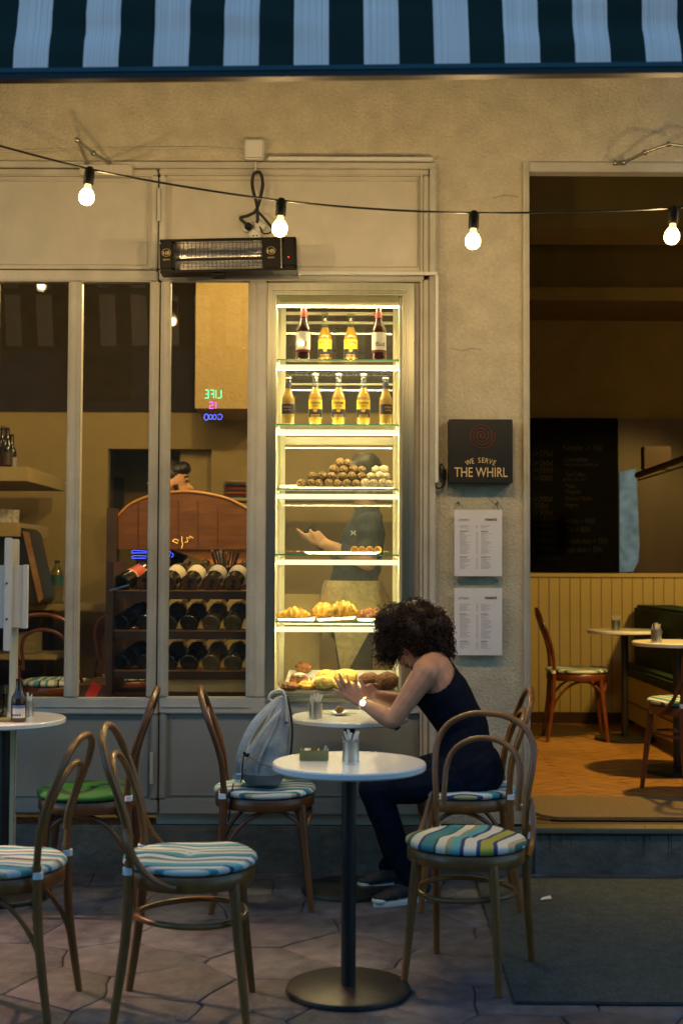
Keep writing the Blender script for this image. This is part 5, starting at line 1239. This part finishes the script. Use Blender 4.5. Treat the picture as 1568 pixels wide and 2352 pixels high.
# ================================================================== PEOPLE
def hand(mb, wrist, knuck, normal, tips, thumb, w=.038, k=1.0, curl=.25):
    """palm from wrist to the knuckle line, four bent fingers, thumb; tips are world points (index..little)"""
    wrist, knuck, normal = Vector(wrist), Vector(knuck), Vector(normal).normalized()
    ax = (knuck - wrist).normalized(); side = ax.cross(normal).normalized()
    for i in range(4):
        s = (i - 1.5) / 1.5 * w
        kp = knuck + side * s - ax * (.003 if i in (1, 2) else .009 if i == 0 else .014)
        cap(mb, wrist + side * s * .45, kp, .0125 * k, .0105 * k, 10)
        tp = Vector(tips[i]); mid = kp.lerp(tp, .45) + normal * curl * .035; m2 = kp.lerp(tp, .75) + normal * curl * .028
        r0 = (.0088, .0090, .0087, .0076)[i] * k
        cap(mb, kp, mid, r0, r0 * .93, 8); cap(mb, mid, m2, r0 * .93, r0 * .86, 8); cap(mb, m2, tp, r0 * .86, r0 * .72, 8)
    th0 = wrist.lerp(knuck, .28) + side * (-w * .75)
    tt = Vector(thumb); mid = th0.lerp(tt, .55) + normal * .004
    cap(mb, wrist + side * (-w * .3), th0, .0125 * k, .0125 * k, 10); cap(mb, th0, mid, .0115 * k, .0098 * k, 8); cap(mb, mid, tt, .0098 * k, .0078 * k, 8)
def chain(mb, *pr):
    for (a, ra), (b, rb) in zip(pr[:-1], pr[1:]): cap(mb, a, b, ra, rb)

# ---- seated woman
Yw = 5.53
def w(u, v, y=Yw): return at(u, v, y)
yn, yf = Yw - .165, Yw + .165          # near and far side of her body
O = Vector((.50, Yw, 0))
wm = thing('person', 'woman with dark curly hair in navy tank top sitting and leaning over the table', 'person', O)
mb = MB()
pelvis = w(1082, 1765); waist = w(1062, 1668); chest = w(1012, 1588); upch = w(990, 1540); neck0 = w(982, 1515); neck1 = w(958, 1488); headc = w(942, 1466)
cap(mb, pelvis + Vector((0, -.075, .0)), pelvis + Vector((0, .075, .0)), .122, .122, 18)
cap(mb, pelvis + Vector((-.02, -.07, .03)), waist + Vector((0, -.045, 0)), .110, .092, 16); cap(mb, pelvis + Vector((-.02, .07, .03)), waist + Vector((0, .045, 0)), .110, .092, 16)
cap(mb, waist + Vector((0, -.045, 0)), chest + Vector((0, -.055, 0)), .092, .104, 16); cap(mb, waist + Vector((0, .045, 0)), chest + Vector((0, .055, 0)), .092, .104, 16)
cap(mb, chest + Vector((0, -.055, 0)), upch + Vector((.005, -.07, .0)), .104, .082, 16); cap(mb, chest + Vector((0, .055, 0)), upch + Vector((.005, .07, .0)), .104, .082, 16)
for s in (-1, 1): mb.ball(chest + Vector((-.075, s * .07, .005)), (.055, .058, .055))
cap(mb, neck0 + Vector((.015, 0, -.01)), neck1, .062, .050); cap(mb, neck1, headc + Vector((.01, 0, 0)), .050, .055)
cap(mb, upch + Vector((.01, -.06, .03)), w(975, 1540, yn + .02), .062, .052); cap(mb, upch + Vector((.01, .06, .03)), w(972, 1540, yf - .02), .062, .052)
# head: skull, face plane, jaw, nose, lips, ears; looking down and to the left
hd = (Vector((-.62, 0, -.78))).normalized(); hu = Vector((-.78, 0, .62)); hs = Vector((0, 1, 0))
F = Matrix(((-hu.x * 0 + hd.x, hs.x, hu.x), (hd.y, hs.y, hu.y), (hd.z, hs.z, hu.z)))  # columns: forward, side, up
def hp3(f, s, u): return headc + hd * f + hs * s + hu * u
mb.ball(hp3(-.010, 0, .015), (.098, .074, .098), 24, 18, F); mb.ball(hp3(.035, 0, -.045), (.052, .052, .068), 18, 14, F)
cap(mb, hp3(.078, 0, -.012), hp3(.104, 0, -.042), .008, .0125, 8); mb.ball(hp3(.086, 0, -.072), (.011, .022, .009), 12, 8, F); mb.ball(hp3(.070, 0, -.100), (.020, .024, .016), 12, 8, F)
for s in (-1, 1):
    mb.ball(hp3(-.005, s * .074, -.010), (.020, .009, .030), 10, 8, F); mb.ball(hp3(.062, s * .033, -.032), (.022, .020, .018), 10, 8, F)
# near arm
sh = w(978, 1545, yn + .01); el = w(902, 1655, yn - .01); wr = w(832, 1614, Yw - .06)
chain(mb, (sh, .054), (sh.lerp(el, .35), .047), (sh.lerp(el, .75), .041), (el, .037)); chain(mb, (el, .037), (el.lerp(wr, .3), .039), (el.lerp(wr, .7), .030), (wr, .0235))
yh = Yw - .055
hand(mb, wr, w(799, 1580, yh), (.1, -1, .1), [w(769, 1557, yh), w(778, 1548, yh - .005), w(796, 1553, yh + .01), w(818, 1549, yh + .012)][::1], w(768, 1585, yh + .0), w=.030, k=1.02)
# far arm
shf = w(972, 1545, yf); elf = w(925, 1615, yf + .02); wrf = w(862, 1598, Yw + .09)
chain(mb, (shf, .052), (shf.lerp(elf, .5), .044), (elf, .036), (elf.lerp(wrf, .35), .037), (wrf, .023))
yq = Yw + .085
hand(mb, wrf, w(836, 1582, yq), (.1, -1, .1), [w(810, 1572, yq), w(806, 1583, yq), w(808, 1592, yq), w(815, 1600, yq)], w(826, 1562, yq), w=.026)
# legs
for s, y0_, kn, an, toe in ((-1, Yw - .085, w(858, 1812, Yw - .10), w(938, 2018, Yw - .02), 0), (1, Yw + .085, w(864, 1806, Yw + .12), w(905, 1972, Yw + .24), 0)):
    hip = pelvis + Vector((-.02, s * .085, -.02)); 
    chain(mb, (hip, .095), (hip.lerp(kn, .3), .090), (hip.lerp(kn, .75), .068), (kn, .058)); chain(mb, (kn, .058), (kn.lerp(an, .3), .056), (kn.lerp(an, .7), .045), (an, .036))
    cap(mb, an, an + Vector((-.03, 0, -.03)), .034, .03)
    LEG = (an)
    if s < 0: an1, kn1 = an, kn
    else: an2, kn2 = an, kn
body = remesh(mb, .0048, 5)
hipline = pelvis + Vector((0, 0, .085))
upd = (chest - waist).normalized()
def in_leg(p): return ((p - hipline).dot(upd) < 0 or p.x < .46) and (p.z > .075) and p.z < (.70 if p.x > .35 else .64)
def far_from_arm(p):
    for a, b, r_ in ((sh, el, .060), (el, wr, .055), (shf, elf, .058), (elf, wrf, .055)):
        d = b - a; t_ = max(0, min(1, (p - a).dot(d) / d.length_squared)); q = (p - (a + d * t_)).length
        if q < r_: return False
    return True
def in_tank(p):
    if (p - hipline).dot(upd) < -.035: return False
    if p.z > Z(1524, Yw) - .25 * max(0, abs(p.y - Yw) - .06): return False
    if p.x < X(950, Yw) and p.z > Z(1640, Yw): return False
    if p.x < .22: return False
    if p.z > Z(1655, Yw) and not far_from_arm(p): return False
    ex, ez = (p.x - X(982, Yw)) / .100, (p.z - Z(1522, Yw)) / .112
    if abs(p.y - Yw) > .05 and (ex * ex + ez * ez < 1 or (ex < 0 and p.z > Z(1580, Yw))): return False
    return True
cloth(body, in_leg, .007, 'jeans', M['denim'], wm, O, .004)
cloth(body, in_tank, .009, 'tank_top', M['tank'], wm, O, .005)
mesh_obj(body.copy(), 'body', M['skin'], wm, O)
# straps of the tank top
for s in (-1, 1):
    pts = spl([upch + Vector((.075, s * .095, -.025)), upch + Vector((.060, s * .088, .035)), upch + Vector((.02, s * .08, .075)), upch + Vector((-.05, s * .08, .055)), chest + Vector((-.10, s * .07, .03))], 5)
    MB().tube([p - O for p in pts], .0045, 6, flat=.4).build('strap', M['tank'], wm)
# hair: a dense cloud of small curls over a lumpy base
hc_ = w(946, 1458); hcl = [(hc_ + Vector((.0, 0, .015)), .112), (w(985, 1445), .095), (w(910, 1432), .085), (w(1000, 1482, Yw - .02), .075), (w(900, 1475, Yw), .068), (w(955, 1420), .085), (w(960, 1490, Yw + .05), .08), (w(1003, 1505, Yw + .04), .048), (w(890, 1500, Yw + .02), .045)]
mb = MB()
for c, r_ in hcl: mb.ball(c - O, (r_ * .93, r_ * .95, r_ * .91), 18, 12, lump=.25, seed=r_ * 90)
rg = random.Random(12)
for k in range(4200):
    c, r_ = hcl[rg.choices(range(len(hcl)), weights=[r * r for _, r in hcl])[0]]
    n = Vector((rg.gauss(0, 1), rg.gauss(0, 1), rg.gauss(0, 1))).normalized()
    p = c + n * r_ * rg.uniform(.85, 1.02)
    if any((p - c2).length < r2 * .80 for c2, r2 in hcl if c2 is not c): continue
    if (p - hp3(.06, 0, -.05)).length < .062: continue
    ax = (n * rg.uniform(.2, .9) + Vector((rg.uniform(-.4, .4), rg.uniform(-.4, .4), -.75))).normalized()
    a1 = ax.orthogonal().normalized(); a2 = ax.cross(a1); L = rg.uniform(.025, .055); R_ = rg.uniform(.005, .0095); tn = rg.uniform(1.2, 2.4); ph = rg.uniform(0, 6.28); st = 9
    pts = [p + ax * L * (j / st - .3) + (a1 * math.cos(ph + tn * 6.28 * j / st) + a2 * math.sin(ph + tn * 6.28 * j / st)) * R_ - O for j in range(st + 1)]
    mb.tube(pts, rg.uniform(.0011, .0019), 3, caps=False)
mb.build('hair', M['hair'], wm, angle=180, merge=False)
# watch
wa = (el - wr).normalized(); wc = wr + wa * .012
q = wa.to_track_quat('Z', 'Y').to_matrix()
MB().lathe([(.0262, -.008), (.0285, -.006), (.0285, .006), (.0262, .008)], 28, wc - O, q).build('watch_band', M['gold'], wm)
nw = Vector((-.25, -1, .25)).normalized(); qw = nw.to_track_quat('Z', 'Y').to_matrix()
cse = MB().lathe([(.001, 0), (.0165, 0), (.0175, .003), (.0165, .007), (.001, .007)], 28, wc - O + nw * .0255, qw).build('watch_case', M['gold'], wm)
MB().lathe([(.001, .0072), (.0138, .0072), (.0138, .0078), (.001, .0078)], 28, wc - O + nw * .0255, qw).build('screen', M['watch'], cse)
# shoes
for an, ang in ((an1, 208), (an2, 200)):
    base = Vector((an.x, an.y, 0)); m_ = Matrix.Translation(base - O) @ Matrix.Rotation(R(ang), 4, 'Z')
    mb = MB(); 
    for f, wd, h in ((-.06, .030, .055), (-.02, .034, .065), (.03, .038, .055), (.08, .042, .038), (.120, .036, .026)): mb.ball((f, 0, h * .62 + .02), (.05, wd, h * .62), 14, 10)
    mb.v = [m_ @ p for p in mb.v]; me = bpy.data.meshes.new('x'); me.from_pydata([tuple(p) for p in mb.v], [], mb.f); bpy.data.meshes.remove(me)
    mesh_obj(remesh(mb, .006, 3), 'shoe', M['shoe'], wm)
    so = []; N = 28
    for k in range(N):
        a = 2 * math.pi * k / N; x = math.cos(a); y = math.sin(a); so.append((.040 + x * .128, y * (.038 + .005 * x)))
    mb = MB(); mb.add([(x, y, 0.001) for x, y in so] + [(x * 1.0, y * 1.05, .012) for x, y in so] + [(x, y, .024 - .003 * (x > .1)) for x, y in so], [tuple(range(N))[::-1], tuple(range(2 * N, 3 * N))] + [(k, (k + 1) % N, (k + 1) % N + N, k + N) for k in range(N)] + [(k + N, (k + 1) % N + N, (k + 1) % N + 2 * N, k + 2 * N) for k in range(N)])
    mb.v = [m_ @ p for p in mb.v]; mb.build('sole', M['sole'], wm)
    mb = MB(); mb.ball((.142, 0, .024), (.030, .034, .018), 14, 8); mb.v = [m_ @ p for p in mb.v]; mb.build('toe_cap', M['sole'], wm)
    for k in range(3):
        mb = MB(); mb.tube([(.0 + k * .028, -.044, .03), (.022 + k * .026, -.036, .055), (.036 + k * .022, -.020, .066 - k * .010)], .004, 6, flat=.5); mb.v = [m_ @ p for p in mb.v]; mb.build('stripe', M['sole'], wm)

# ---- staff member seen through the display cabinet
Ys = 6.98
def s_(u, v, dy=0): return at(u, v, Ys + dy)
O2 = Vector((X(830, Ys), Ys, FLOOR)); st = thing('person', 'staff member in blue T-shirt holding a phone behind the display cabinet', 'person', O2)
mb = MB()
hips = s_(815, 1440); wst = s_(812, 1345); chs = s_(835, 1235); nk = s_(845, 1172); hdc = s_(822, 1105)
cap(mb, hips + Vector((0, -.05, 0)), wst + Vector((0, -.04, 0)), .125, .115, 16); cap(mb, hips + Vector((0, .07, 0)), wst + Vector((0, .05, 0)), .125, .115, 16)
cap(mb, wst + Vector((0, -.04, 0)), chs + Vector((0, -.06, 0)), .115, .105, 16); cap(mb, wst + Vector((0, .04, 0)), chs + Vector((0, .06, 0)), .115, .105, 16)
cap(mb, chs + Vector((0, -.06, 0)), nk + Vector((0, -.10, -.05)), .105, .07, 16); cap(mb, chs + Vector((0, .06, 0)), nk + Vector((0, .10, -.05)), .105, .07, 16)
cap(mb, nk, hdc, .055, .06); mb.ball(hdc + Vector((.015, 0, .03)), (.095, .078, .105), 20, 14); mb.ball(hdc + Vector((-.035, 0, -.05)), (.055, .05, .062), 16, 12)
cap(mb, hdc + Vector((-.085, 0, .01)), hdc + Vector((-.112, 0, -.018)), .009, .013, 8); mb.ball(hdc + Vector((-.086, 0, -.045)), (.011, .02, .009)); mb.ball(hdc + Vector((.02, -.078, -.005)), (.018, .009, .03))
for s in (-1, 1):
    hp_ = hips + Vector((0, s * .09, -.03)); kn = Vector((hips.x + .0, Ys + s * .10, FLOOR + .50)); an = Vector((hips.x + .02, Ys + s * .10, FLOOR + .09))
    chain(mb, (hp_, .10), (kn, .068), (an, .042)); cap(mb, Vector((an.x + .03, an.y, FLOOR + .04)), Vector((an.x - .14, an.y, FLOOR + .035)), .042, .034)
shn = s_(848, 1205, -.16); eln = s_(845, 1292, -.20); wrn = s_(748, 1250, -.22)
chain(mb, (shn, .062), (eln, .044)); chain(mb, (eln, .044), (eln.lerp(wrn, .3), .044), (wrn, .027))
yy_ = -.22
hand(mb, wrn, s_(718, 1230, yy_), (.1, -1, .2), [s_(680, 1213, yy_), s_(688, 1224, yy_), s_(690, 1232, yy_), s_(697, 1239, yy_)], s_(712, 1216, yy_ - .01), w=.032, k=1.1)
shf2 = s_(842, 1205, .16); elf2 = s_(822, 1290, .17); wrf2 = s_(765, 1275, .0)
chain(mb, (shf2, .06), (elf2, .043), (wrf2, .027))
hand(mb, wrf2, s_(748, 1252, -.04), (-.3, -.6, .7), [s_(738, 1232, -.08), s_(748, 1235, -.09), s_(756, 1240, -.09), s_(762, 1246, -.09)], s_(733, 1243, -.02), w=.030, k=1.1)
b2 = remesh(mb, .0075, 5)
def tee(p): 
    if p.z < Z(1352, Ys) or p.z > nk.z + .015: return False
    if p.x < X(782, Ys) and p.z > Z(1290, Ys) and (p - wst).length > .2: 
        return p.y > Ys - .12 and p.x > X(775, Ys) and False or (p.x > X(772, Ys) and abs(p.y - Ys) < .12)
    for a, b in ((eln, wrn), (elf2, wrf2)):
        d = b - a; t_ = max(0, min(1, (p - a).dot(d) / d.length_squared))
        if (p - (a + d * t_)).length < .058 and p.z < eln.z + .035: return False
    return True
cloth(b2, tee, .010, 't_shirt', M['tee'], st, O2, .012)
cloth(b2, lambda p: p.z < Z(1352, Ys) + .005 and p.z > FLOOR + .08 and abs(p.y - Ys) < .26 and p.x > X(740, Ys), .009, 'trousers', M['trouser'], st, O2, .008)
mesh_obj(b2.copy(), 'body', M['skin2'], st, O2)
mb = MB(); mb.ball(hdc + Vector((.03, 0, .05)) - O2, (.105, .09, .105), 20, 14, lump=.15); mb.ball(hdc + Vector((.09, 0, -.02)) - O2, (.06, .07, .09), 14, 10, lump=.2)
mb.build('hair', M['hair2'], st)
# knitted sweater tied round the waist
mb = MB(); N = 40; rows = 12
for j in range(rows + 1):
    tz = j / rows; z = lerp(Z(1333, Ys), Z(1435, Ys), tz)
    cx = lerp(wst.x, X(812, Ys) , tz)
    for k in range(N):
        a = 2 * math.pi * k / N; rr2 = lerp(.150, .215, tz ** .8) * (1 + .05 * math.sin(a * 7 + tz * 3) + .05 * noise.noise(Vector((a, tz * 4, 2))))
        mb.v.append(Vector((cx + rr2 * math.cos(a) * 1.0, Ys + rr2 * math.sin(a) * 1.32, z)) - O2)
for j in range(rows):
    for k in range(N): mb.f.append((j * N + k, j * N + (k + 1) % N, (j + 1) * N + (k + 1) % N, (j + 1) * N + k)); mb.mi.append(0)
mb.build('tied_sweater', M['tan'], st, angle=180)
def knit(n, pts):  # hanging ribbed sleeve: its ribs are real folds
    vs = []; fs = []; K = 26; J = 12; (a, b), (c, d) = pts
    for j in range(J + 1):
        l = s_(*a, -.28).lerp(s_(*c, -.25), j / J); r2 = s_(*b, -.28).lerp(s_(*d, -.25), j / J)
        for k in range(K + 1): vs.append(l.lerp(r2, k / K) + Vector((0, -.008 * abs(math.sin(k * 1.57)) - .02 * math.sin(k / K * 3.14), 0)) - O2)
    for j in range(J):
        for k in range(K): fs.append((j * (K + 1) + k, j * (K + 1) + k + 1, (j + 1) * (K + 1) + k + 1, (j + 1) * (K + 1) + k))
    n2 = len(vs); vs += [v + Vector((0, .012, 0)) for v in vs]; fs += [tuple(i + n2 for i in f[::-1]) for f in fs]
    MB().add(vs, fs).build(n, M['tan'], st, angle=180)
knit('sweater_tail', (((762, 1425), (862, 1425)), ((784, 1552), (800, 1540)))); knit('sweater_sleeve', (((742, 1440), (756, 1440)), ((740, 1468), (753, 1468))))
# phone and logo
ph = MB().box(-.038, .038, -.005, .005, -.078, .078).build('phone', M['blackp'], bevel=.006); ph.location = s_(728, 1235, -.10); ph.rotation_euler = (R(-35), R(-42), R(12)); tag(ph, 'black smartphone held by the staff member behind the cabinet', 'phone')
lg = s_(811, 1224, -.235) - O2
for s in (-1, 1):
    MB().tube([lg + Vector((s * .013, 0, .011)), lg + Vector((s * .005, 0, .004)), lg + Vector((s * .005, 0, -.004)), lg + Vector((s * .013, 0, -.011))], .0026, 6).build('logo', M['china'], st)
MB().tube([lg + Vector((-.006, 0, 0)), lg + Vector((.006, 0, 0))], .0026, 6).build('logo', M['china'], st)

# ---- man behind the wooden hood
Ym = 8.75; hm = at(402, 1108, Ym); O3 = Vector((hm.x, Ym, FLOOR)); mn = thing('person', 'dark-haired man behind the wooden hood, seen in profile from the eyes up', 'person', O3)
mb = MB(); mb.ball(hm + Vector((-.02, 0, .02)), (.105, .08, .115), 20, 14); mb.ball(hm + Vector((.035, 0, -.06)), (.06, .055, .075), 16, 12)
cap(mb, hm + Vector((.085, 0, -.005)), hm + Vector((.118, 0, -.045)), .010, .014, 8); mb.ball(hm + Vector((.086, -.0, .022)), (.016, .045, .010)); mb.ball(hm + Vector((.09, 0, -.09)), (.012, .02, .010)); mb.ball(hm + Vector((-.02, -.083, -.02)), (.020, .010, .032))
ck_ = hm + Vector((-.05, 0, -.22)); chain(mb, (hm + Vector((-.02, 0, -.05)), .06), (ck_, .058), (ck_ + Vector((0, 0, -.1)), .12)); 
for s in (-1, 1):
    cap(mb, ck_ + Vector((0, s * .05, -.12)), ck_ + Vector((0, s * .06, -.55)), .125, .12, 16); chain(mb, (ck_ + Vector((0, s * .18, -.10)), .06), (ck_ + Vector((.02, s * .24, -.38)), .045), (ck_ + Vector((.18, s * .20, -.48)), .03))
    chain(mb, (ck_ + Vector((0, s * .09, -.6)), .10), (Vector((ck_.x, Ym + s * .1, FLOOR + .5)), .07), (Vector((ck_.x, Ym + s * .1, FLOOR + .08)), .045)); cap(mb, Vector((ck_.x - .03, Ym + s * .1, FLOOR + .04)), Vector((ck_.x + .14, Ym + s * .1, FLOOR + .035)), .04, .034)
b3 = remesh(mb, .009, 4)
cloth(b3, lambda p: p.z < ck_.z - .03, .01, 'clothes', M['trouser'], mn, O3, .01); mesh_obj(b3.copy(), 'body', M['skin2'], mn, O3)
mb = MB(); mb.ball(hm + Vector((-.045, 0, .055)) - O3, (.112, .088, .100), 20, 14, lump=.1); mb.ball(hm + Vector((.045, 0, .095)) - O3, (.062, .078, .045), 14, 10, lump=.2); mb.ball(hm + Vector((-.09, 0, -.03)) - O3, (.045, .07, .08), 14, 10); mb.ball(hm + Vector((.005, 0, .085)) - O3, (.095, .083, .055), 16, 10, lump=.12)
mb.tube([hm + Vector((.015 , -.078, -.02)) - O3, hm + Vector((.03, -.062, -.11)) - O3], .016, 8); mb.build('hair', M['hair2'], mn)
for s in (-1, 1):
    MB().tube([hm + Vector((.082, s * .018, .034)) - O3, hm + Vector((.088, s * .036, .038)) - O3, hm + Vector((.070, s * .056, .032)) - O3], .005, 6).build('eyebrow', M['hair2'], mn)
    MB().ball(hm + Vector((.083, s * .034, .006)) - O3, (.008, .012, .009), 10, 8).build('eye', M['hair2'], mn)

# ================================================================== BACKPACK on chair
YBk = 5.46; zseat = .490
bp = thing('backpack', 'grey canvas backpack standing on the striped cushion of a bentwood chair', 'backpack', (X(600, YBk, 1750), YBk, zseat))
def outline(u, v, y): return at(u, v, y)
# side profile: list of (v, u_left, u_right, depth half)
prof = [(1797, 566, 646, .085), (1780, 553, 655, .10), (1750, 558, 664, .115), (1710, 577, 670, .115), (1670, 604, 669, .105), (1640, 620, 667, .085), (1615, 634, 663, .060), (1600, 640, 656, .035)]
mb = MB(); N = 36; mb2_rows = []
for i, (v, ul, ur, dh) in enumerate([(lerp(prof[int(q)][0], prof[min(7, int(q) + 1)][0], q % 1), lerp(prof[int(q)][1], prof[min(7, int(q) + 1)][1], q % 1), lerp(prof[int(q)][2], prof[min(7, int(q) + 1)][2], q % 1), lerp(prof[int(q)][3], prof[min(7, int(q) + 1)][3], q % 1)) for q in [k * .25 for k in range(29)]]):
    a, b = at(ul, v, YBk), at(ur, v, YBk); c = (a + b) / 2; hw_ = (b.x - a.x) / 2
    for k in range(N):
        t_ = 2 * math.pi * k / N; cx, cy = math.cos(t_), math.sin(t_)
        ex = .75; px = math.copysign(abs(cx) ** ex, cx) * hw_; py = math.copysign(abs(cy) ** ex, cy) * dh
        f = 1 + .13 * noise.noise(Vector((px * 14, py * 14, v * .025))) + .04 * math.sin(px * 60 - v * .035) + .03 * noise.noise(Vector((px * 50, py * 50, v * .09)))
        mb.v.append(Vector((c.x + px * f, YBk + py * f, c.z)) - Vector(bp.location))
R_ = 29
for j in range(R_ - 1):
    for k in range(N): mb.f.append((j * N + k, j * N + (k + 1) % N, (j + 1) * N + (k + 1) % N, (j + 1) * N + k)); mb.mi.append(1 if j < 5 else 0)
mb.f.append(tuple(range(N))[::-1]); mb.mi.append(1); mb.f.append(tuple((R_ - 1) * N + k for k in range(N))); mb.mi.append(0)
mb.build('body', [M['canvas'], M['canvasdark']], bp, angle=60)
def bt(n, pts, r_, mat='canvas', flat=.25, y=0, up=None): return MB().tube([p - Vector(bp.location) for p in spl([at(u, v, YBk + y + dy) for u, v, dy in pts], 6)], r_, 10, flat=flat, up=up).build(n, M[mat], bp)
bt('shoulder_strap', [(643, 1606, -.03), (617, 1628, -.06), (585, 1662, -.09), (562, 1705, -.10), (549, 1750, -.09), (543, 1790, -.06)], .017, flat=.3, up=(.8, 0, .6), mat='strapc')
bt('side_strap', [(648, 1630, -.07), (620, 1660, -.11), (592, 1700, -.125), (572, 1735, -.12), (560, 1765, -.10)], .008, flat=.4, up=(.8, 0, .6), mat='strapc')
bt('rear_strap', [(644, 1608, .06), (600, 1650, .08), (570, 1700, .09), (556, 1770, .06)], .015, flat=.3, up=(.8, 0, .6), mat='strapc')
bt('top_handle', [(655, 1605, -.02), (650, 1588, -.02), (636, 1586, -.02), (622, 1594, -.02), (618, 1606, -.02), (632, 1612, -.02)], .012, flat=.5, mat='strapc')
bt('top_flap', [(648, 1592, -.03), (655, 1602, -.05), (657, 1625, -.07), (658, 1660, -.10)], .016, flat=.4, up=(1, 0, .2))
bt('zip_edge', [(660, 1600, -.03), (668, 1640, -.06), (671, 1690, -.08), (667, 1740, -.09)], .005, mat='cable', flat=1)
bt('fold', [(640, 1640, -.085), (622, 1690, -.115), (600, 1735, -.125), (588, 1775, -.11)], .006, flat=.8)
bt('pocket_seam', [(664, 1752, -.11), (630, 1762, -.135), (596, 1752, -.128), (572, 1738, -.11)], .003, flat=1, mat='canvasdark')
bt('hanging_cord', [(561, 1735, -.12), (557, 1760, -.125), (556, 1785, -.12), (553, 1797, -.11)], .003, mat='cable', flat=1); bt('buckle', [(560, 1728, -.12), (567, 1736, -.125), (571, 1731, -.12)], .006, mat='blackp', flat=1)
bt('dangling_strap', [(536, 1800, -.10), (529, 1840, -.12), (527, 1870, -.12), (524, 1888, -.12)], .005, mat='cable', flat=.6)
for u, v in ((548, 1778), (545, 1793)): MB().tube([at(u - 5, v, YBk - .10) - Vector(bp.location), at(u + 6, v + 1, YBk - .10) - Vector(bp.location)], .006, 8).build('buckle', M['steel2'], bp)
